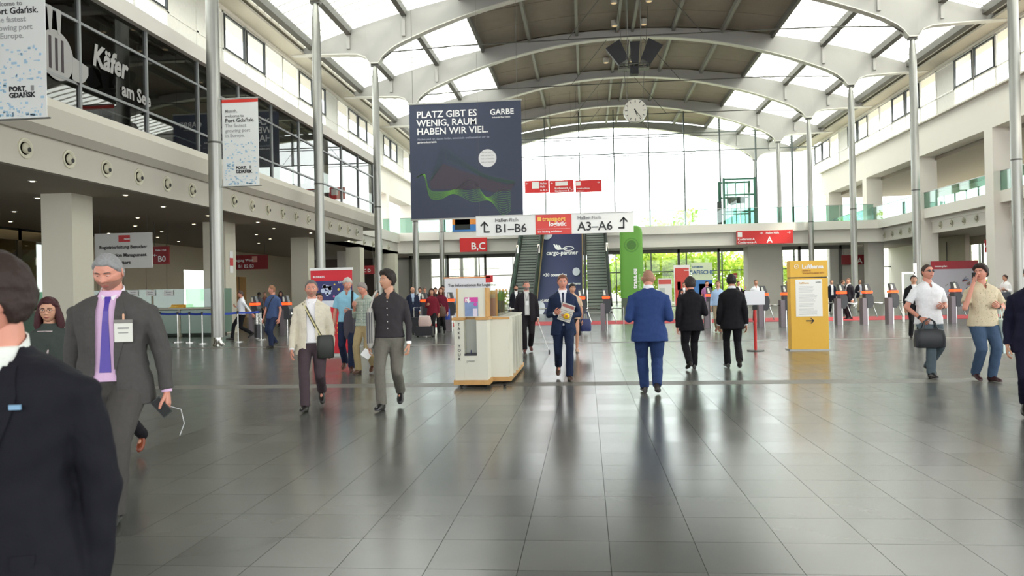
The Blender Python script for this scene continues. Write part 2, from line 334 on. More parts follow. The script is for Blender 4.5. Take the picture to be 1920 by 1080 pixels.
for X, s in ((XL, -1), (XR, 1)):
    for bay in range(0, 7):
        yb = 13.7+9.5*bay-.6
        for q in range(4):
            ya, yb2 = yb+q*2.375, yb+(q+1)*2.375
            if s > 0 and yb2 < 36: continue
            x0, x1 = sorted((X+s*.1, X+s*.2)); blind = (q == 3 and bay % 2 == 1) or (q == 0 and s < 0 and bay % 3 == 2)
            w = MB(); w.box(x0, x1, ya, ya+.12, 11.95, 14.85); w.box(x0, x1, yb2-.05, yb2, 11.95, 14.85); w.box(x0, x1, ya, yb2, 13.02, 13.1); w.box(x0, x1, ya, yb2, 14.75, 14.86)
            o = w.build('window_%d' % wn, [FRL]); tag(o, kind='structure'); wn += 1
            d = MB(); x0, x1 = sorted((X+s*.05, X+s*.16))
            if q in (1, 2): d.box(x0, x1, ya+.12, ya+.2, 13.1, 14.75); d.box(x0, x1, yb2-.13, yb2-.05, 13.1, 14.75); d.box(x0, x1, ya+.2, yb2-.13, 14.67, 14.75); d.box(x0, x1, ya+.2, yb2-.13, 13.1, 13.17); d.build('casement_frame', [FRD], o)
            xm = X+s*.13
            MB().box(xm-.005, xm+.005, ya+.12, yb2-.05, 13.12, 14.74).build('pane', [FRL if blind else GL_CLEAR], o)
            MB().box(xm-.005, xm+.005, ya+.12, yb2-.05, 11.97, 13.02).build('pane', [FRL if blind else GL_CLEAR], o)

# right gallery (open upper floor and ground aisle)
g = MB(); g.box(XR+.3, 32, 20, 75, 5.75, 6.4); g.box(XR+.75, 32, 20, 75, 5.5, 5.75)
o = g.build('trim_4', [WHITE]); tag(o, 'white slab edge of the right gallery', kind='structure')
tag(MB().box(XR+.8, XR+1.0, 20, 75, 4.75, 5.75).build('trim_5', [WHITE]), kind='structure')
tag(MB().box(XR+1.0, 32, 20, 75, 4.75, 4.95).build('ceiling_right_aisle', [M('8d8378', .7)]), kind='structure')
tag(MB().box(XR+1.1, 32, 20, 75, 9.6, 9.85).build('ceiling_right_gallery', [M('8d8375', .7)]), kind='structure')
for bay in range(4):
    yy = 35.7+9.5*bay
    t = thing('glass_railing', 'glass railing of the right gallery in the %s opening from the camera' % ORD[bay], 'railing', group='glass railings of the right gallery')
    MB().box(XR+.36, XR+.4, yy, yy+8.6, 6.4, 7.45).build('pane', [GL_RAIL], t); MB().box(XR+.34, XR+.42, yy, yy+8.6, 7.45, 7.49).build('handrail', [STEEL], t)
    for k in range(5):
        if bay >= 1: nozzle(XR+.8, yy+1.1+1.55*k, 5.22, -1, 'round air nozzle in the right fascia, bay %s, %s from the near end' % (ORD[bay-1], ORD[k]), 'air nozzles in the right gallery fascia')
# outer wall on the right: ground glazed for Y<60, solid beyond; upper glazed
w = MB(); w.box(28, 28.3, 60, 75, 0, 4.75); w.box(31.7, 32, 20, 75, 4.9, 6.7); w.box(28, 28.3, 20, 60, 4.2, 4.75); w.box(31.7, 32, 20, 75, 9.2, 9.85)
o = w.build('wall_right_outer', [M('d8d3c8', .8, var=.03)]); tag(o, kind='structure')
for k in range(22): MB().box(28.05, 28.15, 20+1.9*k-.05, 20+1.9*k+(.45 if k % 3 == 0 else .08), 0, 4.2).build('mullion', [DKST], o)
for k in range(24): MB().box(31.7, 31.8, 28+2*k-.04, 28+2*k+.04, 6.7, 9.2).build('mullion', [DKST], o)
for z in (1.2, 2.6): MB().box(28.05, 28.12, 20, 60, z, z+.06).build('transom', [DKST], o)
MB().box(31.7, 31.8, 28, 75, 7.9, 7.96).build('transom', [DKST], o)
dk = MB().box(25.9, 26.2, 55.8, 63, 0, 4.75).build('wall_aisle_partition', [M('8a7e70', .45, .3, var=.12, scale=1.2)]); tag(dk, kind='structure')
MB().box(25.86, 25.9, 58.5, 58.56, 0, 4.4).build('panel_joint', [DKST], dk)

# ---------- end bridge and end facade
br = MB(); br.box(XL, XR+1, 62.2, 66.5, 4.75, 5.75); br.box(XL, XR+1, 61.8, 66.5, 5.75, 6.4)
o = br.build('trim_6', [BRW]); tag(o, 'white bridge slab across the end of the hall', kind='structure')
gr = thing('glass_railing', 'long glass railing along the end bridge above the escalators', 'railing', group='railings of the bridge')
for a, b in ((XL, -5.3), (2.0, XR)):
    n = int((b-a)/2.4); st = (b-a)/n
    for k in range(n):
        MB().box(a+k*st+.02, a+(k+1)*st-.02, 61.88, 61.9, 6.35, 7.6).build('pane', [GL_RAIL], gr)
    MB().box(a, b, 61.87, 61.91, 7.6, 7.64).build('handrail', [STEEL], gr)
ef = MB(); FM = M('4c5450', .5, .3)
o = MB().box(XL-8, XR+8, 74.4, 74.75, 6.1, 6.5).build('wall_end', [FM]); tag(o, kind='structure')
MU = [XC+3.3*k for k in range(-9, 11)]
def roofz(s): return 18.7-.0098*s*s
for x in MU:
    zt = roofz(x-XC)-.1 if abs(x-XC) < 19.2 else 9
    MB().box(x-.05, x+.05, 74.4, 74.65, 0, zt).build('mullion', [FM], o)
    MB().tube([(x, 74.15, 6.4), (x, 74.15, zt)], .03, 6, 0, False).build('tension_rod', [FM], o)
for z in (16.1, 14.4): 
    hw = min(19, math.sqrt((18.7-z)/.0098)); MB().box(XC-hw, XC+hw, 74.42, 74.52, z-.04, z+.04).build('transom', [FM], o)
MB().box(XL-8, XR+8, 74.42, 74.55, 3.0, 3.1).build('transom', [FM], o)
lv = [0, 3.0, 6.2, 10, 14.4, 16.1, 19]
for a, b in zip(MU[:-1], MU[1:]):
    mid = max(abs(a-XC), abs(b-XC)); top = roofz(mid)-.15 if mid < 19.3 else 9
    for z0, z1 in zip(lv[:-1], lv[1:]):
        z1 = min(z1, top)
        if z1-z0 < .2: continue
        MB().box(a+.05, b-.05, 74.5, 74.52, z0+.03, z1-.03).build('pane', [GL_CLEAR], o)
for x in (XC+3.3*k+1.65 for k in range(-7, 9)):
    MB().box(x-.1, x+.1, 66.4, 66.6, 0, 4.75).build('door_post', [M('6d6c66', .5, .3)], o)
MB().box(XL, XR, 66.4, 66.6, 4.45, 4.75).build('door_header', [M('6d6c66', .5, .3)], o)
tag(MB().box(13.1, 15.8, 64.5, 66.3, 0, 4.75).build('wall_core', [OFFW]), kind='structure')
tag(MB().box(XL-1, XL+3.0, 66.6, 66.9, 0, 4.75).box(20.2, XR+1, 66.6, 66.9, 0, 4.75).build('wall_end_sides', [OFFW]), kind='structure')

# ---------- columns
for X, side in ((-11.5, 'left'), (17.2, 'right')):
    n = 0
    for y in CY:
        if side == 'right' and y < 30: continue
        t = thing('steel_column', 'tall round grey steel column, %s from the camera on the %s' % (ORD[n], side), 'column', (X, y, 0), group='steel columns on the %s' % side); n += 1
        zt = 14.2 if y < 80 else 14.2
        MB().tube([(0, 0, .25), (0, 0, 8), (0, 0, zt-1.5)], [.2, .2, .19], 24, 0, False).build('shaft', [STEEL], t, smooth=True)
        MB().tube([(0, 0, zt-1.5), (0, 0, zt-.6), (0, 0, zt)], [.19, .17, .11], 20, 0, False).build('tapered_head', [STEEL], t, smooth=True)
        MB().tube([(0, 0, 0), (0, 0, .1), (0, 0, .26)], [.19, .12, .12], 20, 0, False).build('foot', [CHROME], t, smooth=True)
        MB().tube([(0, 0, 6.3), (0, 0, 6.36)], .206, 24, 0, False).build('joint_ring', [DKST], t, smooth=True)
        MB().box(-.22, .22, -.12, .12, zt-.02, zt+.14).build('bearing', [DKST], t)

# ---------- roof arches
def zb(s):
    s = abs(s)
    T = [(13, 18.1-.0165*169), (13.5, 15.0), (13.85, 14.7), (14.12, 14.33), (14.58, 14.33), (14.85, 14.7), (15.3, 14.86), (16, 14.9), (19.1, 15.0)]
    if s <= 13: return 18.1-.0165*s*s
    for (a, za), (b, zb_) in zip(T[:-1], T[1:]):
        if s <= b: return za+(zb_-za)*(s-a)/(b-a)
    return 15.0
S = sorted(set([round(-19.1+.5*k, 3) for k in range(77)]+[13.5, 13.85, 14.12, 14.58, 14.85, 15.3, -13.5, -13.85, -14.12, -14.58, -14.85, -15.3, 19.1]))
for i, y in enumerate(CY):
    if i == 0: continue
    t = thing('roof_arch', 'broad grey steel roof arch, %s of the row from the camera' % ORD[i-1], 'roof arch', (XC, y, 0), group='roof arches')
    wb = MB(); R = []
    for s in S:
        b, tp = zb(s), roofz(s)-.05
        R.append([Vector((s, -.09, b)), Vector((s, .09, b)), Vector((s, .16, tp)), Vector((s, -.16, tp))])
    wb.rings(R); wb.build('web', [ARCH], t)
    R = [[Vector((s, -.24, zb(s)-.03)), Vector((s, .24, zb(s)-.03)), Vector((s, .24, zb(s)+.03)), Vector((s, -.24, zb(s)+.03))] for s in S]
    MB().rings(R).build('bottom_flange', [ARCHF], t)
    # stiffeners below the purlins
    for s in (-15.8, -12.65, 12.65, 15.8): MB().box(s-.09, s+.09, -.22, .22, zb(s)+.3, roofz(s)-.1).build('stiffener', [ARCH], t)
    MB().tube([(-14.2, 0, 14.4), (-13.4, 0, 14.95), (-10, 0, 15.1), (0, 0, 15.15), (10, 0, 15.1), (13.4, 0, 14.95), (14.2, 0, 14.4)], .035, 6, 0, False).build('tie_rod', [DKST], t)
    for s in (-1, 1):
        MB().tube([(s*1.2, 0, 18.05), (s*3.6, 0, 15.15)], .02, 5, 0, False).build('hanger_rod', [DKST], t)

# ---------- roof skin
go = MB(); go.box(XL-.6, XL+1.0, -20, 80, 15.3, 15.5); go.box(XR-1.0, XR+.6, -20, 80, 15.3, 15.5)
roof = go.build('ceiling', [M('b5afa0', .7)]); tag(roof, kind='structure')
YB = [13.7+9.5*k for k in range(-4, 8)]
PL = [-.5, .5, 3.15, 6.3, 9.45]; 
strips = [(-9.45, -6.3), (-6.3, -3.15), (-3.15, -.5), (-.5, .5), (.5, 3.15), (3.15, 6.3), (6.3, 9.45)]
gstrips = [(9.45, 12.6), (12.6, 15.75), (15.75, 17.9), (17.9, 18.6)]
def roof_strip(mb, s0, s1, y0, y1, dz0=0., dz1=.08, n=3):
    for k in range(n):
        a, b = s0+(s1-s0)*k/n, s0+(s1-s0)*(k+1)/n
        za, zb_ = roofz(a), roofz(b)
        mb.add([(XC+a, y0, za+dz0), (XC+b, y0, zb_+dz0), (XC+b, y1, zb_+dz0), (XC+a, y1, za+dz0), (XC+a, y0, za+dz1), (XC+b, y0, zb_+dz1), (XC+b, y1, zb_+dz1), (XC+a, y1, za+dz1)],
               [(0, 1, 2, 3), (7, 6, 5, 4), (0, 4, 5, 1), (2, 6, 7, 3), (0, 3, 7, 4), (1, 5, 6, 2)])
for bi, (y0, y1) in enumerate(zip(YB[:-1], YB[1:])):
    for s0, s1 in strips:
        for h in range(3):
            ya = y0+.2+(y1-y0-.2)*h/3; yc = y0+.2+(y1-y0-.2)*(h+1)/3-.05
            mb = MB(); roof_strip(mb, s0, s1, ya, yc, .12); mb.build('roof_panel', [ROOFP], roof)
    mb = MB(); roof_strip(mb, -9.45, 9.45, y0, y1, .21, .3, 8); mb.build('roof_deck', [ROOFP], roof)
    for s in (-9.45, -6.3, -3.15, -.5, .5, 3.15, 6.3, 9.45): 
        mb = MB(); roof_strip(mb, s-.09, s+.09, y0, y1, -.25, .12, 1); mb.build('purlin', [PURL if abs(s) < 9 else PURD], roof)
    for s in (12.6, 15.75, 17.9):
        for q in (-1, 1): mb = MB(); roof_strip(mb, *sorted((q*(s-.13), q*(s+.13))), y0, y1, -.3, .1, 1); mb.build('purlin', [PURD], roof)
    for s0, s1 in gstrips:
        for q in (-1, 1):
            mb = MB(); roof_strip(mb, *sorted((q*s0, q*s1)), y0, y1, .13, .14, 3); mb.build('glazing_panel' if y1 > 14 else 'roof_panel', [GL_ROOF if y1 > 14 else ROOFP], roof)  # unseen near bays closed with opaque panels, added to dim the foreground
    lv_ = MB()
    for k in range(11):
        yy = y0+.45+k*.86
        for q in (-1, 1): roof_strip(lv_, *sorted((q*9.5, q*18.6)), yy, yy+(.07), .03, .12, 5)
    tag(lv_.build('glazing_bars', [M('c9c8c0', .6)], roof), kind='stuff')

# unseen rear wall, added and left partly open to tune light from behind
rw = MB().box(XL-1.5, XR+1.5, -14.4, -14, 0, 1.4).box(XL-1.5, XR+1.5, -14.4, -14, 16.5, 19).build('wall_rear', [M('8f887c', .8, var=.05)]); tag(rw, kind='structure')
for k in range(13): MB().box(XL+3.2*k-.12, XL+3.2*k+.12, -14.4, -14.1, 1.4, 16.5).build('mullion', [FM], rw)
# ---------- outside: buildings and trees
b1 = thing('building', 'pale office building outside the left of the end facade', 'building', (0, 0, 0))
MB().box(-60, -9, 96, 110, 0, 9).build('wall', [M('d9d8cf', .8)], b1)
for k in range(12):
    for z in (1.2, 4.4):
        MB().box(-58+4.1*k, -55.8+4.1*k, 95.9, 96.02, z, z+1.9).build('window', [M('b3b8b2', .3)], b1)
MB().box(-60.3, -8.7, 95.7, 110.3, 9, 9.3).build('roof', [M('cccac2', .7)], b1)
b2 = thing('building', 'white low building outside the right of the end facade', 'building', (0, 0, 0))
MB().box(22, 60, 92, 104, 0, 6.5).build('wall', [M('dfe2df', .8)], b2)
for z in (1.5, 2.6, 3.7, 4.8): MB().box(21.9, 60, 91.93, 92.02, z, z+.08).build('facade_joint', [M('aab0b0', .6)], b2)
def crown_mesh(seed, n, mat_, rad=(2.6, 2.6, 3.0)):
    rs = np.random.RandomState(seed); cl = [(rs.normal(0, .5, 3)*np.array(rad), rs.uniform(.7, 1.3)) for _ in range(26)]
    vs = []; fs = []
    for k in range(n):
        c, r = cl[k % 26]; d = rs.normal(0, 1, 3); d /= np.linalg.norm(d); p = c+d*r*rs.uniform(.55, 1.05)
        a = rs.normal(0, 1, 3); a /= np.linalg.norm(a); b = np.cross(a, d); b /= np.linalg.norm(b)+1e-6; sz = rs.uniform(.1, .24)
        o = len(vs); vs += [tuple(p-a*sz), tuple(p+b*sz*.6), tuple(p+a*sz), tuple(p-b*sz*.6)]; fs.append((o, o+1, o+2, o+3))
    me = bpy.data.meshes.new('crown'); me.from_pydata(vs, [], fs); me.materials.append(mat_); me.update(); return me
for lm in (LEAF, LEAF2):
    nt = lm.node_tree; b_ = nt.nodes['Principled BSDF']; tl = nt.nodes.new('ShaderNodeBsdfTranslucent'); mxs = nt.nodes.new('ShaderNodeMixShader'); mxs.inputs[0].default_value = .4
    src = b_.inputs['Base Color'].links[0].from_socket; nt.links.new(src, tl.inputs[0]); outn = [n for n in nt.nodes if n.type == 'OUTPUT_MATERIAL'][0]
    nt.links.new(b_.outputs[0], mxs.inputs[1]); nt.links.new(tl.outputs[0], mxs.inputs[2]); nt.links.new(mxs.outputs[0], outn.inputs[0])
CR = [crown_mesh(1, 3400, LEAF), crown_mesh(2, 3400, LEAF2), crown_mesh(3, 3000, LEAF)]
TR = [(5.5, 88, 3.2, 1.1, 0, 'behind the green column'), (9.5, 90, 3.4, 1.2, 1, 'outside the doors right of the green column'), (13, 87, 2.9, 1.0, 2, 'outside the doors left of the white core'), (17.5, 86.5, 3.1, .9, 1, 'outside behind the white core'),
      (11.3, 104, 7.6, 1.25, 1, 'standing tall above the bridge railing'), (-3.5, 92, 3.0, .8, 0, 'outside left of the left escalator'), (1.5, 95, 3.0, .9, 2, 'outside between the escalators'),
      (41, 46, 3.6, 1.2, 1, 'outside the right aisle glazing, nearest the camera'), (42, 56, 3.4, 1.3, 0, 'outside the right aisle glazing, second from the camera'), (41, 66, 3.6, 1.2, 1, 'outside the right aisle glazing, third from the camera'), (45, 76, 5.5, 1.5, 0, 'outside the right gallery glazing, farthest'), (21.5, 82, 2.3, .55, 0, 'outside right of the white core')]
for x, y, z, s, k, lb in TR:
    t = thing('tree', 'leafy yellow green tree '+lb, 'tree', (x, y, 0), random.random()*6, 'trees outside the hall')
    c = link('crown', CR[k], t, (0, 0, z)); c.scale = (s*1.35, s*1.35, s); tag(c, kind='stuff')
    MB().tube([(0, 0, 0), (.05, .03, z*.5), (0, 0, z)], [.22*s, .16*s, .08*s], 8).build('trunk', [BARK], t, smooth=True)

# ================================================================ PEOPLE
def voxel(mb_list, vox, smooth=4, fold=0., seed=0.):
    """join closed pieces into one continuous skin"""
    me = mb_list.mesh([BLACK]); ob = bpy.data.objects.new('v', me); TMP.collection.objects.link(ob)
    md = ob.modifiers.new('r', 'REMESH'); md.mode = 'VOXEL'; md.voxel_size = vox
    if smooth: sm = ob.modifiers.new('s', 'SMOOTH'); sm.factor = .5; sm.iterations = smooth
    dg = tmp_dg(); out = bpy.data.meshes.new_from_object(ob.evaluated_get(dg))
    bpy.data.objects.remove(ob); bpy.data.meshes.remove(me)
    n = len(out.vertices); co = np.empty(n*3, np.float32); out.vertices.foreach_get('co', co); co = co.reshape(-1, 3)
    if fold:
        nr = np.empty(n*3, np.float32); out.vertices.foreach_get('normal', nr); nr = nr.reshape(-1, 3)
        x, y, z = co.T; q = seed
        d = np.sin(z*34+x*22+q+2*np.sin(y*15+x*9+q*2))*.5+np.sin(z*58-y*30+q*3+1.6*np.sin(x*21))*.35+np.sin(x*45+y*40+z*12+q)*.25
        co = co+nr*(d*fold)[:, None]; out.vertices.foreach_set('co', co.astype(np.float32).ravel())
    out.update(); return out, co
def keep_faces(me, test):
    bm = bmesh.new(); bm.from_mesh(me)
    dele = [f for f in bm.faces if not test(f.calc_center_median(), f.normal)]
    bmesh.ops.delete(bm, geom=dele, context='FACES'); bm.to_mesh(me); bm.free(); me.update()
def finish(me, mats, parent, name, solid=0.):
    me.materials.clear()
    for m_ in mats: me.materials.append(m_)
    me.polygons.foreach_set('use_smooth', [True]*len(me.polygons))
    o = link(name, me, parent)
    if solid: sd_ = o.modifiers.new('t', 'SOLIDIFY'); sd_.thickness = solid; sd_.offset = -1
    return o
def loft(mb, rows, n=20, pw=2.4):
    R = []
    for z, hx, hy, yo in rows:
        r = []
        for k in range(n):
            a = 2*PI*k/n; c, s_ = math.cos(a), math.sin(a)
            r.append(Vector((hx*abs(c)**(2/pw)*(1 if c >= 0 else -1), yo+hy*abs(s_)**(2/pw)*(1 if s_ >= 0 else -1), z)))
        R.append(r)
    return mb.rings(R)
def gs(x, c, w): return math.exp(-((x-c)/w)**2)
def head_pt(az, ph, fat=1.):
    """az 0 = face, local head frame, front is -y"""
    cx = math.sin(az)*math.cos(ph); cy = -math.cos(az)*math.cos(ph); cz = math.sin(ph)
    x, y, z = .076*cx, .097*cy, .118*cz
    if z < 0:
        t = min(1, -z/.118); x *= 1-.22*t*t*(1 if cy < 0 else .4)*(2-fat); 
        if y > 0: y *= 1-.5*t
        else: y *= 1-.02*t
    if z > .03: x *= 1+.06*gs(z, .06, .04)
    if y < 0:
        y = -min(-y, .088+.0*z) if abs(z) < .09 else y
        fr = gs(x, 0, .06)
        if z > 0: y += .006*gs(z, .055, .03)*fr
        y -= .0045*gs(z, .026, .010)*gs(abs(x), .026, .022)
        y += .011*gs(z, .006, .014)*gs(abs(x), .032, .016)
        w = .0085+.006*gs(z, -.028, .012)
        na = .027*max(0, min(1, (.022-z)/.05)) if z > -.030 else .027*max(0, 1-(-.030-z)/.012)
        y -= na*gs(x, 0, w)
        y -= .006*gs(z, -.058, .006)*gs(x, 0, .022)+.006*gs(z, -.070, .006)*gs(x, 0, .019)
        y += .004*gs(z, -.064, .003)*gs(x, 0, .024)
        y -= .010*gs(z, -.098, .014)*gs(x, 0, .022)
        y -= .003*gs(z, -.02, .02)*gs(abs(x), .045, .016)
    return Vector((x*(1 if z > -.0 else (1+(fat-1)*.8)), y, z))
def head_grid(nu, nv):
    P = []
    for j in range(nv+1):
        ph = -PI/2+PI*j/nv; P.append(ph)
    return [2*PI*i/nu for i in range(nu)], P

def make_hand(mb, w, d, n, th, s=1., curl=.6):
    """open low-poly hand: palm plus five bent fingers. n: direction the palm looks"""
    d = d.normalized(); n = (n-d*n.dot(d)).normalized(); th = (th-d*th.dot(d)); th = (th-n*th.dot(n)).normalized()
    R = []
    for a, hw, ht in ((-.02, .026, .020), (.01, .031, .018), (.045, .040, .015), (.08, .041, .013), (.094, .036, .010)):
        R.append([w+(d*a+th*(hw*math.cos(q))+n*(ht*math.sin(q)))*s for q in [2*PI*k/10 for k in range(10)]])
    mb.rings(R)
    for off, L, r in ((.030, .072, .0088), (.011, .080, .0092), (-.009, .074, .0088), (-.028, .058, .0078)):
        p = w+(d*.084+th*off)*s; a = curl*.5; pts = [w+(d*.06+th*off)*s, p]; 
        for k, f in enumerate((.45, .31, .24)):
            dirv = d*math.cos(a)+n*math.sin(a)+th*(off*1.2); p = p+dirv.normalized()*L*f*s; pts.append(p.copy()); a += curl*.75
        mb.tube(pts, [r*s, r*s, r*s*.96, r*s*.9, r*s*.78], 7)
    p0 = w+(d*.015+th*.020)*s; p1 = p0+(d*.035+th*.028+n*.008)*s; p2 = p1+(d*.034+th*.010+n*.012*(1+curl))*s; p3 = p2+(d*.024+n*.010*(curl+.3))*s
    mb.tube([p0, p1, p2, p3], [.014*s, .012*s, .0105*s, .0085*s], 7)

def ik(a, c, l1, l2, pole):
    v = c-a; L = min(v.length, (l1+l2)*.999); u = v.normalized(); x = (l1*l1-l2*l2+L*L)/(2*L); h = math.sqrt(max(0, l1*l1-x*x))
    p = (pole-u*pole.dot(u)).normalized(); return a+u*x+p*h
SKIN = M('c79478', .5, 0, .05, 12); SKIN2 = M('b57f63', .5, 0, .05, 12); SKINR = M('cf8e78', .5, 0, .06, 12); LIP = M('a85f55', .5, var=.04)
EYEW = M('d8d2ca', .3, var=0); IRIS = M('2c241e', .3, var=0)
JOINTS = {}
def person(label, X, Y, rz=0, H=1.78, pose=None, look=(0, 0), skin=SKIN, hair='short', hairc='2a2019', group=None, collarc=None, cuffs=True,
           top='jacket', topc='26262b', shirtc='e8e8ea', bottomc=None, bottom='trousers', shoec='1a1614', tie=None, belt=None,
           build=1.0, belly=0., vox=None, arms=(('down', 0), ('down', 0)), stride=(.0, 1), beard=None, open_=False, sleeve='long', vdepth=1.12, z0=0.0, hem=.80, flare=0., brow=None):
    D = math.hypot(X, Y); vox = vox or (.0075 if D < 8 else .011 if D < 16 else .017 if D < 26 else .026)
    nearp = D < 16
    s = H/1.8; rs = random.Random(label); seed = rs.random()*9
    st, fwd = stride; drop = .02+abs(st)*.06
    hz = .93-drop; up = -drop
    bw = build
    # joints (local metres for 1.8 m, scaled at the end through the object scale)
    LH, RH = Vector((.088*bw, 0, hz)), Vector((-.088*bw, 0, hz))
    def foot(sgn):
        if st == 0: return Vector((sgn*.10, .0, .095)), 0., .0
        f = fwd*sgn > 0
        return (Vector((sgn*.075, -st*.52, .098)), math.radians(-8*min(1, st*1.5)), 1) if f else (Vector((sgn*.085, st*.5, .098+.22*st)), math.radians(55*min(1, st)), 0)
    feet = {}; knees = {}
    for sgn, hp in ((1, LH), (-1, RH)):
        a, pit, f = foot(sgn); feet[sgn] = (a, pit); knees[sgn] = ik(hp, a, .43, .43, Vector((sgn*.05, -1, 0)))
    zs = lambda z: z+up
    sh = {1: Vector((.180*bw, .012, zs(1.398))), -1: Vector((-.180*bw, .012, zs(1.398)))}
    arm = {}
    for i, sgn in enumerate((1, -1)):
        kind, sw = arms[i]; S_ = sh[sgn]
        if kind == 'down':
            e = S_+Vector((sgn*.055, sw*.20+.02, -.295)); w = e+Vector((sgn*.01, -.07+sw*.28-(.0 if sw > 0 else 0), -.245))
        elif kind == 'bent': e = S_+Vector((sgn*.06, .05, -.29)); w = e+Vector((-sgn*.10, -.22, .06+sw))
        elif kind == 'belly': e = S_+Vector((sgn*.09, .03, -.28)); w = e+Vector((-sgn*.19, -.17, -.02+sw))
        elif kind == 'phone': e = S_+Vector((sgn*.10, -.10, -.26)); w = Vector((sgn*.175, -.12, zs(1.555)))
        elif kind == 'out': e = S_+Vector((sgn*.16, .06, -.25)); w = e+Vector((sgn*.11, sw, -.20))
        elif kind == 'back': e = S_+Vector((sgn*.08, .16, -.26)); w = e+Vector((-sgn*.16, .05, -.12))
        elif kind == 'front': e = S_+Vector((sgn*.10, -.02, -.28)); w = e+Vector((-sgn*.06, -.21, .02+sw))
        elif kind == 'custom': e = S_+Vector(sw[0]); w = e+Vector(sw[1])
        arm[sgn] = (e, w, kind)
    root_me = MB()
    # --- body: one voxel-joined surface
    B = MB()
    loft(B, [(zs(.84), .14*bw, .095, .01), (zs(.92), .16*bw, .108, .01), (zs(1.0), .15*bw, .10, 0), (zs(1.1), .13*bw, .092+belly*.4, -.004), (zs(1.2), .14*bw, .10, -.004), (zs(1.32), .16*bw, .11, 0),
             (zs(1.40), .155*bw, .095, .006), (zs(1.44), .12*bw, .08, .01), (zs(1.48), .08, .062, .014), (zs(1.53), .054, .053, .012)])
    hyaw, hpit = math.radians(look[0]), math.radians(look[1])
    hc = Vector((0, -.014, zs(1.664))); piv = Vector((0, .015, zs(1.575)))
    HR = Matrix.Translation(piv) @ Matrix.Rotation(hyaw, 4, 'Z') @ Matrix.Rotation(hpit, 4, 'X') @ Matrix.Translation(-piv)
    HM = HR @ Matrix.Translation(hc)
    B.tube([(0, .02, zs(1.47)), HR @ Vector((0, .012, zs(1.59)))], [.060*min(bw, 1.1), .054*min(bw, 1.1)], 14)
    for sgn in (1, -1):
        e, w, kd = arm[sgn]; hp = LH if sgn > 0 else RH; kn = knees[sgn]; an, pit = feet[sgn]
        B.tube([sh[sgn]+Vector((-sgn*.01, 0, -.015)), e], [.040, .036*bw], 10); B.tube([e, (e+w)/2, w], [.037*bw, .035, .026], 10)
        B.tube([hp, (hp+kn)/2, kn], [.085*bw, .07*bw, .050], 12); B.tube([kn, (kn*.6+an*.4), an], [.050, .049, .034], 12)
        fd = Vector((0, -math.cos(pit), -math.sin(pit)))
        B.tube([an+Vector((0, .01, -.03)), an+fd*.08+Vector((0, 0, -.05))], [.028, .024], 8)
    bme, _ = voxel(B, max(vox, .011), 3)
    F = MB()
    vs = [v.co.copy() for v in bme.vertices]; F.add(vs, [tuple(p.vertices) for p in bme.polygons], 0); bpy.data.meshes.remove(bme)
    for sgn in (1, -1):
        e, w, kd = arm[sgn]; d = (w-e).normalized()
        if kd in ('down', 'out') or (kd == 'custom' and d.z < -.8): n_, th_, cu = Vector((-sgn, .1, 0)), Vector((-sgn*.2, -1, 0)), .55
        elif kd == 'phone': n_, th_, cu = Vector((-sgn, .2, 0)), Vector((0, .9, .3)), 1.0; d = Vector((-sgn*.15, -.15, 1))
        elif kd == 'back': n_, th_, cu = Vector((0, 1, 0)), Vector((0, 0, 1)), .6
        else: n_, th_, cu = Vector((-sgn*.3, .9, .3)), Vector((0, 0, 1)), .95
        make_hand(F, w, d, n_, th_, 1.0, cu)
    # head
    nu, nv = (96, 72) if D < 8 else (60, 44) if nearp else (32, 24)
    fat = 1.+max(0, bw-1.05)*1.2; az, pp = head_grid(nu, nv); o0 = len(F.v); HP = []
    for ph in pp:
        for a in az: p = head_pt(a, ph, fat); HP.append(p); F.v.append(tuple(HM @ p))
    for j in range(nv):
        for i in range(nu):
            i2 = (i+1) % nu; q = (j*nu+i, j*nu+i2, (j+1)*nu+i2, (j+1)*nu+i); c = (HP[q[0]]+HP[q[2]])/2; mi = 0
            if c.y < -.04:
                pass
            if beard and mi != 1 and c.y < .01 and c.z < -.034-.02*gs(c.x, 0, .03)*0 and not (abs(c.x) < .02 and c.z > -.045): mi = 3
            F.f.append(tuple(k+o0 for k in q)); F.mi.append(mi)
    for sgn in (1, -1):
        F.ell((0, 0, 0), (.007, .019, .031), 10, 6, 0, HM @ Matrix.Translation((sgn*.079*(1+(fat-1)*.6), .010, -.004)) @ Matrix.Rotation(sgn*.35, 4, 'Z') @ Matrix.Rotation(-.15, 4, 'X'))
        F.ell((0, 0, 0), (.0135, .009, .006 if look[1] < 18 else .0022), 10, 6, 4, HM @ Matrix.Translation((sgn*.031, -.0775, .006)))
        F.ell((0, 0, 0), (.006, .003, .006 if look[1] < 18 else .002), 8, 4, 5, HM @ Matrix.Translation((sgn*.031, -.0868, .006)))
    def fp(x, z, off): 
        a_ = 0.
        best = head_pt(math.asin(max(-1, min(1, x/.076)))*1.0, math.asin(max(-.99, min(.99, z/.118))), fat); return HM @ Vector((x, best.y-off, z))
    for sgn in (1, -1):
        F.tube([fp(sgn*.013, .0235, .001), fp(sgn*.024, .0275, .001), fp(sgn*.037, .0275, .000), fp(sgn*.050, .021, .000)], [.0030, .0036, .0032, .002], 6, 2)
        F.tube([fp(sgn*.018, .0085, -.0015), fp(sgn*.026, .0125, -.001), fp(sgn*.037, .0125, -.001), fp(sgn*.045, .008, -.001)], [.0016, .0018, .0018, .0014], 6, 2 if D > 8 else 0)
    F.tube([fp(-.023, -.064, -.002), fp(-.010, -.0605, .0015), fp(0, -.0615, .002), fp(.010, -.0605, .0015), fp(.023, -.064, -.002)], [.002, .0036, .0036, .0036, .002], 6, 1)
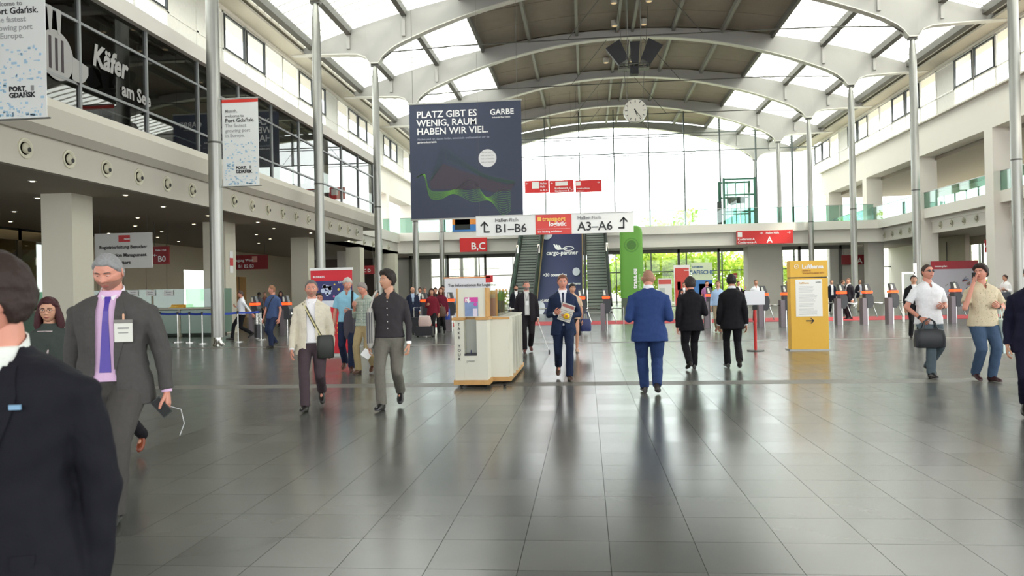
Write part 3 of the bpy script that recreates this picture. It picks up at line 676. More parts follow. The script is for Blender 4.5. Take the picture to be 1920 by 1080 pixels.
    F.tube([fp(-.021, -.066, -.002), fp(-.008, -.0685, .0015), fp(.008, -.0685, .0015), fp(.021, -.066, -.002)], [.002, .0042, .0042, .002], 6, 1)
    hm = M(hairc, .7, 0, .25, 60, .4)
    stub = M(beard, .8, 0, .1, 60) if beard else skin
    me = F.mesh([skin, LIP, M(brow or hairc, .7, var=.1), stub, EYEW, IRIS]); me.polygons.foreach_set('use_smooth', [True]*len(me.polygons))
    root = link('person', me, None, (X, Y, z0), (0, 0, math.radians(rz))); root.scale = (s, s, s); tag(root, label, 'person', group)
    # --- hair
    if hair != 'bald':
        th = {'short': .0105, 'crop': .006, 'thick': .021, 'long': .020, 'pony': .014, 'shaved': .002}[hair]
        G = MB(); idx = {}
        def reg(p):
            el = math.atan2(math.hypot(p.x, 0), -p.y)            # 0 front, pi back
            t = max(0, min(1, (el-.55)/1.0)); line = .068*(1-t)+(-.005)*t
            t2 = max(0, min(1, (el-1.55)/.5)); line = line*(1-t2)+(-.062)*t2
            if hair == 'long' and el > 1.2: line -= .05
            if hair == 'crop': line += .004
            return p.z-line
        nu2, nv2 = (96, 64) if D < 8 else (64, 44) if nearp else (32, 24)
        az2, pp2 = head_grid(nu2, nv2); HV = []
        for ph in pp2:
            for a in az2:
                p = head_pt(a, ph, fat); jag = .006*noise.noise(Vector((p.x*90+seed, p.y*90, 0))); r = reg(p)+jag; k = max(0, min(1, r/.016)); nrm = Vector((p.x/.076**2, p.y/.097**2, p.z/.118**2)).normalized()
                nz = noise.noise(Vector((p.x*30+seed, p.y*30, p.z*22))); n3 = noise.noise(Vector((p.x*110+seed, p.y*40, p.z*40)))
                d = (k**.5)*th*(1+.3*nz+.22*n3+(.6*max(0, min(1, (p.z-.0)/.08)) if hair == 'thick' else 0))+(.0015 if k > 0 else -.004)
                if hair == 'thick': d += .010*k*max(0, min(1, (-p.y-.0)/.06))*max(0, min(1, (p.z-.01)/.05))
                if hair == 'shaved': d = .0012 if k > 0 else -.004
                HV.append((p+nrm*d, r))
        base = len(G.v); G.v += [tuple(HM @ h[0]) for h in HV]
        for j in range(nv2):
            for i in range(nu2):
                i2 = (i+1) % nu2; q = (j*nu2+i, j*nu2+i2, (j+1)*nu2+i2, (j+1)*nu2+i)
                if max(HV[k][1] for k in q) > 0: G.f.append(tuple(base+k for k in q)); G.mi.append(0)
        if hair == 'long':
            for a in [x_*.36 for x_ in range(-5, 6)]:
                bx, by = math.sin(a)*.085, math.cos(a)*.09+.005
                G.tube([HM @ Vector((bx*.85, by*.8, .03)), HM @ Vector((bx*1.12, by, -.06)), HM @ Vector((bx*1.25, by*1.0+.01, -.15)), HM @ Vector((bx*1.15, by*.9, -.22-.03*math.cos(a)))], [.026, .034, .034, .016], 8)
        if hair == 'pony': G.ell((0, 0, 0), (.036, .034, .036), 10, 8, 0, HM @ Matrix.Translation((0, .115, .045)))
        hme = G.mesh([hm]); bm = bmesh.new(); bm.from_mesh(hme); bmesh.ops.delete(bm, geom=[v for v in bm.verts if not v.link_faces], context='VERTS'); bm.to_mesh(hme); bm.free()
        finish(hme, [hm], root, 'hair')
    # --- trousers / skirt
    TC = fabric(bottomc or topc, 30); fold = .0035 if nearp else .0
    if bottom == 'trousers':
        T = MB(); loft(T, [(zs(.80), .10*bw, .085, .01), (zs(.86), .158*bw, .118, .01), (zs(.93), .178*bw, .126+belly*.3, .006), (zs(1.0), .164*bw, .114+belly*.6, 0), (zs(1.05), .15*bw, .107+belly*.8, -.004)])
        for sgn in (1, -1):
            hp = LH if sgn > 0 else RH; kn = knees[sgn]; an, pit = feet[sgn]; cuff = an-(kn-an).normalized()*.03
            T.tube([hp+Vector((0, 0, -.02)), (hp+kn)/2, kn], [.098*bw, .086*bw, .068*bw], 14, 0, True); T.ell(kn, (.067*bw, .067*bw, .067*bw), 12, 8); T.tube([kn, (kn+an)/2, cuff], [.067*bw, .066*bw, .060+.004*bw+flare], 14, 0, False)
        tme, _ = voxel(T, vox, 3, fold, seed); finish(tme, [TC], root, 'trousers')
        if belt:
            Bt = MB(); loft(Bt, [(zs(1.015), .168*bw, .117+belly*.65, 0), (zs(1.055), .158*bw, .112+belly*.8, -.002)]); bo = Bt.build('belt', [M(belt, .5)], root, smooth=False)
    elif bottom == 'skirt':
        T = MB(); loft(T, [(zs(.46), .20, .22, 0), (zs(.7), .195, .19, 0), (zs(.93), .175, .125, 0), (zs(1.06), .14, .10, 0)]); tme, _ = voxel(T, vox, 2, fold, seed); finish(tme, [TC], root, 'skirt')
    # --- shoes
    for sgn in (1, -1):
        an, pit = feet[sgn]; Tm = Matrix.Translation(an) @ Matrix.Rotation(sgn*.12, 4, 'Z') @ Matrix.Rotation(pit, 4, 'X'); R = []
        for y, hw, tp_ in ((.078, .022, .045), (.070, .035, .09), (.03, .040, .118), (-.02, .040, .108), (-.07, .044, .080), (-.12, .050, .062), (-.165, .045, .052), (-.197, .028, .036), (-.206, .012, .02)):
            R.append([Tm @ Vector((hw*c, y, -.095+(tp_*.5+tp_*.5*s_))) for c, s_ in [(math.cos(2*PI*k/12)*(1 if math.sin(2*PI*k/12) < 0 else .9), max(-.999, math.sin(2*PI*k/12)*1.0)) for k in range(12)]])
        SH = MB(); SH.rings(R); SH.build('shoe', [M(shoec, .35, var=.08)], root, smooth=True)
        if bottom == 'trousers': MB().tube([an+Vector((0, .014, -.045)), an+(knees[sgn]-an)*.25], [.046, .044], 10, 0, False).build('sock', [M('1d1d20', .9, var=.05)], root, smooth=True)
    # --- top
    def torso_rows(g, z0_, z1_=1.53, hemx=0.):
        b = belly
        return [r for r in [(zs(.78), .185*bw+g+hemx, .128+g+b*.7, .006), (zs(.86), .184*bw+g+hemx*.7, .128+g+b*.8, .006), (zs(.94), .176*bw+g+hemx*.3, .122+g+b, 0), (zs(1.02), .160*bw+g, .112+g+b, -.004), (zs(1.12), .148*bw+g, .106+g+b*.9, -.006),
             (zs(1.22), .158*bw+g, .112+g+b*.5, -.004), (zs(1.33), .174*bw+g, .122+g, 0), (zs(1.40), .182*bw+g, .114+g, .006), (zs(1.44), .168*bw+g, .100+g*.8, .010), (zs(1.475), .128*bw+g*.6, .084+g*.6, .014), (zs(1.505), .088+g*.3, .070+g*.3, .016), (zs(1.530), .069+g*.2, .064+g*.2, .014)] if zs(z0_)-.001 <= r[0] <= zs(z1_)+.01]
    def sleeves(mbx, g, kind, L=1.0):
        for sgn in (1, -1):
            e, w, kd = arm[sgn]
            S0, S1 = sh[sgn]+Vector((-sgn*.045, 0, -.012)), sh[sgn]+Vector((0, 0, -.018))
            if kind == 'short': mbx.tube([S0, S1, sh[sgn]*.3+e*.7], [.044+g*.4, .052*bw+g, .058*bw+g], 12, 0, False); continue
            mbx.tube([S0, S1, (sh[sgn]+e)/2, e], [.044+g*.4, .052*bw+g, .050*bw+g, .045*bw+g], 12, 0, False); rr_ = .046*bw+g; mbx.ell(e, (rr_, rr_, rr_), 12, 8)
            if kind == 'long': mbx.tube([e, (e+w)/2, w+(w-e).normalized()*-.012], [.045*bw+g, .042+g, .036+g], 12, 0, False)
            else: mbx.tube([e, e*.3+w*.7], [.045*bw+g, .042+g], 12, 0, False)
    def tree_of(mesh_): 
        bm = bmesh.new(); bm.from_mesh(mesh_); t_ = BVHTree.FromBMesh(bm); bm.free(); return t_
    def on_front(tr_, x, z, off=.004, dflt=-.13):
        h = tr_.ray_cast(Vector((x, -1, z)), Vector((0, 1, 0))); y = h[0].y if h[0] is not None and h[0].y < .03 else dflt
        return Vector((x, y-off, z))
    def strip(tr_, zl, xl, xr, name, mat_, off=.004, th=.006):
        A = MB(); n_ = len(zl)
        for k in range(n_-1):
            q = [on_front(tr_, xl[k], zl[k], off), on_front(tr_, xr[k], zl[k], off), on_front(tr_, xr[k+1], zl[k+1], off), on_front(tr_, xl[k+1], zl[k+1], off)]
            A.prism(q, (0, th, 0))
        return A.build(name, [mat_], root)
    def collar(mat_, r0=.072, zc=1.50, name='collar', gap=.35, hgt=.045):
        A = MB(); n_ = 18; rr = []
        for k in range(n_+1):
            a = -PI/2+gap+(2*PI-2*gap)*k/n_; fr = math.cos(a+PI/2)
            for (dr, dz) in ((.004, 0), (.0, hgt), (-.006, hgt), (-.004, 0)):
                rr.append(Vector((math.cos(a)*(r0+dr), .012+math.sin(a)*(r0*.95+dr), zs(zc)-.028*fr+dz-(.0 if dz == 0 else .012*max(0, fr)))))
        for k in range(n_):
            o_ = len(A.v); A.add(rr[k*4:k*4+8], [(0, 1, 5, 4), (1, 2, 6, 5), (2, 3, 7, 6), (3, 0, 4, 7)])
        for sg in (1, -1):                       # collar points
            p = Vector((sg*.018, -.072, zs(zc)-.012)); A.prism([p, p+Vector((sg*.045, .03, .018)), p+Vector((sg*.034, .0, -.045)), p+Vector((sg*.004, -.012, -.012))], (0, .006, .002))
        return A.build(name, [mat_], root)
    JM = fabric(topc, 35); SM = fabric(shirtc, 45, .04)
    zL = [zs(1.00+.02*k) for k in range(26)]
    if top in ('jacket',):
        A = MB(); loft(A, torso_rows(.006, .94)); sleeves(A, -.006, 'long'); sme, _ = voxel(A, vox, 3); 
        tS = tree_of(sme); finish(sme, [SM], root, 'shirt'); collar(M(collarc, .8, var=.03) if collarc else SM)
        if tie:
            zt = [zs(1.0+.0232*k) for k in range(22)]; wd = [.036-.0012*k for k in range(20)]+[.017, .020]
            strip(tS, zt, [-w_ for w_ in wd], wd, 'tie', M(tie, .45, 0, .1, 50), .006, .008)
        J = MB(); loft(J, torso_rows(.024, .78, 1.53, .012)); sleeves(J, .006, 'long')
        for sgn in (1, -1): J.ell(sh[sgn]+Vector((-sgn*.008, 0, -.010)), (.070*bw, .062, .050), 12, 8)
        jme, _ = voxel(J, vox, 4, fold*1.2, seed); tJ = tree_of(jme)
        bt = vdepth
        def halfw(z):
            z = z-up
            if z > bt: return .012+(z-bt)/(1.50-bt)*.052 + (.05 if open_ else 0)*(1-(z-bt)/(1.5-bt))
            return (.065+.05*(bt-z)) if open_ else (.0 if z > .98 else .01+(.98-z)*.25)
        def test(c, n_):
            zz = c.z-up
            if n_.z < -.75 and zz < .85 and abs(c.x) < .16*bw: return False
            if zz > 1.526 and n_.z > .6: return False
            if c.y < 0 and n_.y < -.0 and abs(c.x) < halfw(c.z) and abs(c.x) < .14: return False
            if zz > 1.485 and c.y < -.0 and abs(c.x) < .07: return False
            return True
        keep_faces(jme, test); finish(jme, [JM], root, 'jacket', .007)
        if nearp:
            zl = [zs(bt-.02+(1.475-bt+.02)*k/12) for k in range(13)]; w0 = [halfw(z)-.006 for z in zl]
            lw = [.012+.06*math.sin(min(1, k/9)*PI/2) if k < 10 else .072-.012*(k-9) for k in range(13)]
            LM = fabric(topc, 50, .2)
            strip(tJ, zl, w0, [min(a+b, .15) for a, b in zip(w0, lw)], 'lapel', LM, .008, .005)
            strip(tJ, zl, [-a for a in w0], [-min(a+b, .15) for a, b in zip(w0, lw)], 'lapel', LM, .008, .005)
            bz = zs(bt-.03); 
            if not open_:
                p = on_front(tJ, .004, bz, .004); MB().disk(p, .011, 'y', 10, 0, .006).build('button', [BLACK], root)
            for sg in (1, -1):
                zp = zs(.93); xs = [sg*(.095+.012*q) for q in range(6)]; FP = MB()
                for a_, b_ in zip(xs[:-1], xs[1:]):
                    FP.prism([on_front(tJ, a_, zp, .005), on_front(tJ, b_, zp, .005), on_front(tJ, b_, zp-.045, .006), on_front(tJ, a_, zp-.045, .006)], (0, .008, 0))
                FP.build('pocket_flap', [LM], root)
        JM_tree = tJ
        for sgn in ((1, -1) if cuffs else ()):      # shirt cuffs
            e, w, kd = arm[sgn]; dv = (w-e).normalized(); MB().tube([w-dv*.03, w+dv*.008], .034, 12, 0, False).build('cuff', [SM], root, smooth=True)
    else:
        g = .012 if top in ('shirt', 'polo', 'tee') else .018; z_hem = {'shirt': .94, 'polo': .86, 'tee': .86, 'coat': .78}.get(top, .86)
        if hem != .80: z_hem = hem
        J = MB(); loft(J, torso_rows(g, z_hem)); sleeves(J, -.002 if sleeve != 'short' else .002, sleeve)
        for sgn in (1, -1): J.ell(sh[sgn]+Vector((-sgn*.01, 0, -.012)), (.060*bw, .056, .047), 12, 8)
        jme, _ = voxel(J, vox, 3, fold, seed); tJ = tree_of(jme)
        if top in ('shirt', 'polo'):
            def test(c, n_):
                zz = c.z-up
                return not ((zz > 1.515 and n_.z > .5) or (c.y < 0 and abs(c.x) < .004+(zz-1.42)*.42 and zz > 1.42))
            keep_faces(jme, test)
        finish(jme, [JM], root, 'shirt' if top != 'coat' else 'coat')
        if top in ('shirt', 'polo'):
            collar(JM)
            zl = [zs((1.0 if top == 'shirt' else 1.30)+(.43 if top == 'shirt' else .13)*k/10) for k in range(11)]
            strip(tJ, zl, [-.015]*11, [.015]*11, 'placket', fabric(topc, 60, .2), .003, .004)
            if top == 'shirt' and nearp:
                for k in range(5): MB().disk(on_front(tJ, 0, zs(1.06+.085*k), .009), .0075, 'y', 10, 0, .004).build('button', [M('d9d6cf', .3)], root)
    Wm = Matrix.Translation((X, Y, z0)) @ Matrix.Rotation(math.radians(rz), 4, 'Z') @ Matrix.Scale(s, 4)
    J_ = dict(root=root, M=Wm, HM=HM, wr={k: arm[k][1] for k in arm}, el={k: arm[k][0] for k in arm}, sh=sh, front=lambda x, z, off=.01: on_front(tJ, x, zs(z), off), zs=zs, tree=tJ)
    J_['W'] = lambda p: Wm @ Vector(p)
    return J_

# ================================================================ SIGNS AND POSTERS
INK = M('2b2b2e', .6, var=0); WHT = M('f2f2f0', .55, var=0); REDS = M('cf2a2a', .5, var=.03); GREYT = M('8e8e8c', .6, var=0)
def sign(name, label, cat, x0, y0, x1, y1, Y, mat_, texts=(), hang=None, legs=False, th=.05, boards=(), group=None):
    a = PY((x0+x1)/2, y0, Y).z; b = PY((x0+x1)/2, y1, Y).z; xa = PY(x0, (y0+y1)/2, Y).x; xb = PY(x1, (y0+y1)/2, Y).x
    t = thing(name, label, cat, (xa, Y, b), group=group); Wd, H = xb-xa, a-b
    MB().box(0, Wd, 0, th, 0, H).build('board', [mat_], t)
    for u0, v0, u1, v1, mm, nm in boards: MB().box(u0*Wd, u1*Wd, -.008, 0, v0*H, v1*H).build(nm, [mm], t)
    for tx, sz, u, v, mm, al in texts: lettering(tx, sz*H, u*Wd, -.014, v*H, mm, t, al, .018)
    if hang:
        for u in (.08, .92): MB().tube([(u*Wd, th/2, H), (u*Wd, th/2, hang-b)], .008, 5, 0, False).build('wire', [DKST], t)
    if legs:
        for u in (.1, .9): MB().box(u*Wd-.03, u*Wd+.03, .01, th-.01, -b, .05).build('leg', [STEEL], t)
    return t, Wd, H
def arrow(t, x, z, s, mat_, d='up', bend=False, y=-.012):
    A = MB(); w = .13*s
    A.box(-w/2, w/2, y, y+.004, -.5*s, .42*s)
    A.prism([(0, y, .5*s), (-.36*s, y, .12*s), (-.28*s, y, .03*s), (0, y, .33*s)], (0, .004, 0)); A.prism([(0, y, .5*s), (.36*s, y, .12*s), (.28*s, y, .03*s), (0, y, .33*s)], (0, .004, 0))
    if bend: A.box(*sorted((0, bend*.45*s)), y, y+.004, -.5*s, -.5*s+w)
    rot = {'up': 0, 'right': PI/2, 'left': -PI/2}[d]
    return A.build('arrow', [mat_], t, (x, 0, z), rot=(0, rot, 0))

# big hanging poster
gx0, gx1, gz0, gz1, GY = -9.34, -3.28, 5.45, 11.68, 41.0
t = thing('hanging_poster', 'huge dark blue poster hanging from the roof with green wave artwork', 'poster', (0, GY, 0))
MB().box(gx0, gx1, 0, .06, gz0, gz1).build('banner_cloth', [M('363d52', .6, var=.05, scale=.3)], t)
for z in (gz0, gz1): MB().box(gx0-.03, gx1+.03, -.02, .09, z-.04, z+.04).build('rail', [STEEL], t)
for x in (gx0+.2, gx1-.2): MB().tube([(x, .03, gz1), (x, .03, roofz(x-XC)-.1)], .012, 5, 0, False).build('wire', [DKST], t)
def GP(x, y): return (gx0+(x-767)*(gx1-gx0)/213, -.012, gz1-(y-197+.046*(x-767))*(gz1-gz0)/212)
for tx, y in (('PLATZ GIBT ES', 223), ('WENIG, RAUM', 238.5), ('HABEN WIR VIEL.', 254)): lettering(tx, .50, *GP(781, y-1), WHT, t, bold=.015)
p = GP(921, 215); lettering('GARBE', .42, *p, WHT, t, bold=.02); p = GP(925, 221); lettering('Industrial Real Estate', .115, *p, WHT, t)
lettering('Flächen sind rar, darum finden, entwickeln und betreiben wir sie', .15, *GP(782, 263), M('9aa0ae', .6, var=0), t)
lettering('garbe-industrial.de', .14, *GP(782, 268.5), WHT, t)
MB().disk(GP(915, 294), .48, 'y', 36, 0, .008).build('round_sticker', [M('dcdcdc', .6, var=0)], t)
for k in range(4): 
    p = GP(915, 284+6*k); lettering('Halle und Stand frei', .09, *p, GREYT, t, 'CENTER')
GRN = M('79b84c', .6, var=0); GRD = M('3d5c46', .6, var=0); MAR = M('403945', .6, var=0)
MB().prism([GP(*q) for q in ((830, 305), (868, 318), (950, 342), (966, 338), (958, 352), (925, 356), (900, 350), (870, 352), (806, 352), (804, 338))], (0, .003, 0)).build('printed_shape', [MAR], t)
def cr_(P, n=24):
    out = []
    for i in range(len(P)-1):
        p0 = P[max(i-1, 0)]; p1 = P[i]; p2 = P[i+1]; p3 = P[min(i+2, len(P)-1)]
        for k in range(n): u = k/n; out.append(tuple(.5*((2*p1[a])+(-p0[a]+p2[a])*u+(2*p0[a]-5*p1[a]+4*p2[a]-p3[a])*u*u+(-p0[a]+3*p1[a]-3*p2[a]+p3[a])*u**3) for a in (0, 1)))
    return out+[P[-1]]
def ribbon(A, B, n, mm, nm, w=.35):
    mb = MB(); A, B = cr_(A), cr_(B)
    for k in range(n):
        u = k/(n-1); L = [(a[0]*(1-u)+b[0]*u, a[1]*(1-u)+b[1]*u) for a, b in zip(A, B)]
        for p, q in zip(L[:-1], L[1:]): mb.prism([GP(p[0], p[1]-w/2), GP(q[0], q[1]-w/2), GP(q[0], q[1]+w/2), GP(p[0], p[1]+w/2)], (0, .003, 0))
    return mb.build(nm, [mm], t)
ribbon([(779, 331), (795, 325), (803, 352), (822, 356), (850, 352), (884, 333), (912, 365), (940, 350), (957, 352)], [(779, 332), (793, 328), (803, 366), (822, 371), (850, 360), (884, 373), (918, 372), (940, 396), (957, 388)], 12, GRN, 'printed_wave')
ribbon([(804, 335), (815, 312), (829, 266)], [(806, 338), (822, 316), (832, 305)], 9, GRD, 'printed_wave', .3)
ribbon([(832, 270), (870, 300), (915, 325), (966, 335)], [(832, 300), (870, 312), (915, 332), (966, 341)], 9, GRD, 'printed_wave', .3)

# hanging direction sign
sx0, sx1, SY = -4.12, 1.78, 29.0; k_ = (sx1-sx0)/293
t = thing('direction_sign', 'long hanging sign with red middle panel over the turnstiles', 'sign', (0, SY, 3.6))
def SX(x): return sx0+(x-893)*k_
MB().box(SX(893), SX(1005), 0, .08, 0, .74).build('left_panel', [SIGNW], t); MB().box(SX(1072), SX(1186), 0, .08, 0, .74).build('right_panel', [SIGNW], t)
MB().box(SX(1005), SX(1072), -.01, .08, 0, .74).build('middle_panel', [M('d8423c', .5, var=.02)], t)
MB().box(SX(893), SX(1186), -.02, .1, .74, .77).build('top_rail', [STEEL], t)
for x in (900, 1180): MB().tube([(SX(x), .04, .76), (SX(x), .04, roofz(SX(x)-XC)-.1-3.6)], .004, 5, 0, False).build('wire', [DKST], t)
lettering('B1–B6', .46, SX(929), -.015, .11, INK, t, bold=.012); lettering('A3–A6', .46, SX(1083), -.015, .11, INK, t, bold=.012)
lettering('Hallen /', .19, SX(929), -.015, .52, INK, t, bold=.01); lettering('Halls', .19, SX(955), -.015, .52, M('a5a5a5', .6, var=0), t)
lettering('Hallen /', .19, SX(1083), -.015, .52, M('77777a', .6, var=0), t); lettering('Halls', .19, SX(1109), -.015, .52, M('b5b5b5', .6, var=0), t)
arrow(t, SX(909), .34, .44, INK, bend=1, y=-.016); arrow(t, SX(1168), .36, .44, INK, bend=-1, y=-.016)
YEL = M('f3c35a', .5, var=0)
MB().box(SX(1009), SX(1016), -.018, -.01, .5, .66).build('emblem', [YEL], t)
lettering('transport', .225, SX(1018), -.018, .5, YEL, t, bold=.03); lettering('logistic', .235, SX(1030), -.018, .31, WHT, t, bold=.03); lettering('the leading exhibition', .105, SX(1009), -.018, .07, WHT, t, bold=.02)
MB().box(SX(1008), SX(1069), -.016, -.011, .2, .206).build('line', [WHT], t)

# port banners on the left columns
def port_banner(y, lb):
    t = thing('banner', lb, 'banner', (-11.5, y-.05, 4.95)); w0, w1, h = .28, 1.45, 2.72
    MB().box(w0, w1, 0, .012, 0, h).build('cloth', [M('e4e6e3', .7, var=.02)], t); MB().box(w0, w1, -.006, 0, h-.12, h-.02).build('red_stripe', [M('d8392c', .6, var=0)], t)
    for z in (-.01, h+.01): MB().tube([(.22, .0, z), (w1+.08, .0, z)], .018, 6, 0, False).build('arm', [STEEL], t)
    for k, (tx, mm, sz) in enumerate((('Munich,', GREYT, .125), ('welcome to', GREYT, .125), ('Port Gdańsk.', INK, .17), ('The fastest', M('a9a9a9', .6, var=0), .15), ('growing port', M('a9a9a9', .6, var=0), .15), ('in Europe.', M('a9a9a9', .6, var=0), .15))):
        lettering(tx, sz*1.02, w0+.1, -.006, h-.42-.155*k, mm, t, bold=.012)
    lettering('PORT ▯', .13, w0+.42, -.008, .5, INK, t, bold=.03) if False else lettering('PORT', .13, w0+.42, -.008, .52, INK, t, bold=.04)
    lettering('GDAŃSK', .13, w0+.42, -.008, .4, INK, t, bold=.04); MB().box(w0+.86, w0+.92, -.008, 0, .52, .62).build('emblem', [GREYT], t)
    sp = MB(); rs = random.Random(3)
    for k in range(150):
        x = rs.uniform(w0+.04, w1-.1); z = rs.random()**1.7*1.35+.04
        if w0+.36 < x < w0+1 and .32 < z < .7: continue
        a = rs.uniform(.02, .07); b = rs.choice((.012, .03, .045)); sp.box(x, x+a, -.005, 0, z, z+b)
    tag(sp.build('printed_skyline', [M('a9c9de', .6, var=.1)], t), kind='stuff')
port_banner(13.7, 'white port banner on the nearest left column, cut by the photo edge'); port_banner(23.2, 'white port banner with red stripe hung on the second left column')

# red roll-up banner
ra = PZ(585, 668); t = thing('rollup_banner', 'red and blue roll-up banner standing behind the man in the cream jacket', 'banner', (-6.75, 18.4, 0))
MB().box(0, 1.08, -.1, .12, 0, .07).build('base', [STEEL], t); MB().box(.02, 1.06, 0, .012, .07, 2.12).build('cloth', [M('d21f30', .55, var=.02)], t); MB().box(.0, 1.08, -.015, .025, 2.10, 2.16).build('top_rail', [SIGNW], t)
MB().box(.02, 1.06, -.006, 0, 1.32, 1.84).build('picture', [M('2b2f66', .5, var=.2, scale=3)], t); MB().box(.02, 1.06, -.007, 0, 1.2, 1.36).build('picture_foreground', [M('d9dde6', .5, var=.1)], t)
sh_ = MB(); rs = random.Random(5)
for k in range(14): x, z = .42+rs.uniform(-.1, .1), 1.62+rs.uniform(-.12, .1); sh_.disk((x, -.009, z), rs.uniform(.03, .06), 'y', 8, 0, .004)
sh_.build('printed_figure', [M('c5d0e6', .5, var=.1)], t)
for x, z, r, c in ((.72, 1.63, .03, 'e8c84a'), (.8, 1.5, .07, 'd8255a'), (.62, 1.75, .02, 'e8c84a'), (.6, 1.46, .025, 'd060a0')): MB().disk((x, -.01, z), r, 'y', 12, 0, .004).build('printed_spot', [M(c, .5, var=0)], t)
lettering('BUSINESS', .07, .08, -.008, 1.92, WHT, t); lettering('LOVE', .07, .72, -.008, 1.78, WHT, t); lettering('INFO', .1, .7, -.008, 1.08, M('f08a3a', .5, var=0), t, bold=.04)
for k in range(3): MB().box(.66, .86-.04*k, -.008, 0, .55+.12*k, .59+.12*k).build('printed_line', [M('f0b04a', .5, var=0)], t)

# yellow totem
t = thing('yellow_totem', 'tall yellow information totem with white notice and black arrow', 'sign', (4.66, 18.3, 0)); w, h = .83, 2.06; YM = M('e6b33a', .5, var=.03)
MB().box(-.06, w+.08, -.06, .36, 0, .03).build('base', [STEEL], t); MB().box(0, w, 0, .3, .03, h-.4).build('body', [YM], t); MB().box(.01, w-.01, .01, .29, h-.4, h-.375).build('gap', [INK], t); MB().box(0, w, 0, .3, h-.375, h).build('header', [YM], t)
nb = MB().box(.11, w-.13, -.01, 0, .78, 1.63).build('notice', [M('f0efe8', .5, var=0)], t)
lettering('Lufthansa', .125, .26, -.006, h-.18, WHT, t, bold=.04); lettering('Airline to', .05, .27, -.006, h-.245, M('b5762a', .5, var=0), t); lettering('Transport Logistic 2019', .05, .27, -.006, h-.30, M('b5762a', .5, var=0), t)
R_ = MB(); 
for k in range(20):
    a0, a1 = 2*PI*k/20, 2*PI*(k+1)/20; c = (.14, h-.13)
    R_.prism([(c[0]+.05*math.cos(a0), -.006, c[1]+.05*math.sin(a0)), (c[0]+.05*math.cos(a1), -.006, c[1]+.05*math.sin(a1)), (c[0]+.043*math.cos(a1), -.006, c[1]+.043*math.sin(a1)), (c[0]+.043*math.cos(a0), -.006, c[1]+.043*math.sin(a0))], (0, .004, 0))
R_.prism([(.11, -.006, h-.15), (.17, -.006, h-.115), (.15, -.006, h-.14)], (0, .004, 0)); R_.build('round_emblem', [WHT], t)
lettering('Lufthansa', .055, .2, -.014, 1.53, M('d9a32f', .5, var=0), t); lettering('HYPE', .05, .56, -.014, 1.54, GREYT, t)
ln = MB(); rs = random.Random(4)
for k in range(22):
    if k in (5, 12, 16): continue
    ln.box(.18, .18+rs.uniform(.3, .42), -.013, -.01, 1.46-.03*k, 1.466-.03*k)
ln.build('printed_text', [M('a8a8a4', .6, var=0)], t); arrow(t, .42, .68, .19, INK, 'right')

# red post with blank white board
t = thing('sign_stand', 'red post with a blank white board beside the yellow totem', 'sign', (3.86, 18.35, 0))
MB().disk((0, 0, 0), .19, 'z', 24, 0, .025).build('foot', [DKST], t); MB().tube([(0, 0, .02), (0, 0, 1.05)], .035, 12, 0, False).build('post', [M('c8261e', .35)], t, smooth=True)
MB().box(-.23, .22, -.05, -.035, 1.07, 1.39).build('board', [M('e6e6ea', .4, var=0)], t); MB().box(-.05, .05, -.04, .04, .95, 1.1).build('bracket', [BLACK], t)

# smaller signs
sign('hanging_sign', 'white hanging sign above the left counters, lettered in dark grey', 'sign', 178, 437, 285, 503, 27.0, M('d2d0cb', .6, var=.01), [('Registrierleitung Besucher', .135, .5, .56, INK, 'CENTER'), ('Registration Management', .135, .5, .33, INK, 'CENTER'), ('Visitors', .14, .5, .12, INK, 'CENTER'), ('messe', .07, .57, .81, WHT, 'CENTER')], hang=ZG0, boards=[(.42, .75, .62, .94, RED, 'logo_patch')])
t, w, h = sign('hanging_sign', 'dark red hall sign reading B0 right of the white hanging sign', 'sign', 287, 462, 317, 495, 29.5, DRED, [('B0', .45, .55, .14, WHT, 'CENTER'), ('Halle / Hall', .14, .5, .74, WHT, 'CENTER')], hang=ZG0)
arrow(t, .1, h*.5, .15, WHT, 'left')
sign('hanging_sign', 'dark red hanging sign in front of the brown door', 'sign', 437, 478, 502, 505, 42.5, DRED, [('Eingang West', .26, .3, .55, WHT, 'CENTER'), ('B1 B2 B3', .3, .38, .12, WHT, 'CENTER')], hang=ZG0, boards=[(.55, .5, .7, .9, M('e0a090', .5, var=0), 'pictogram')])
sign('hanging_sign', 'dark red sign in the dark passage left of the nearest left column pair', 'sign', 668, 498, 702, 514, 50.5, DRED, [('B C D', .5, .5, .25, WHT, 'CENTER')], hang=ZG0)
t, w, h = sign('bridge_sign', 'red sign lettered B,C on the bridge face left of the escalators', 'sign', 862, 446, 913, 472, 61.7, REDS, [('B,C', .72, .68, .16, WHT, 'CENTER')])
t, w, h = sign('bridge_sign', 'long red sign lettered A on the right part of the bridge face', 'sign', 1381, 432, 1487, 457, 61.7, REDS, [('A', .62, .585, .08, WHT, 'CENTER'), ('Konferenz A', .24, .02, .3, WHT, 'LEFT'), ('Conference A', .24, .02, .06, WHT, 'LEFT'), ('Hallen Halls', .2, .52, .74, WHT, 'LEFT')], boards=[(.02, .55, .1, .9, SIGNW, 'pictogram')])
arrow(t, w*.44, h*.8, .24, WHT, 'right'); arrow(t, w*.93, h*.8, .26, WHT, 'right')
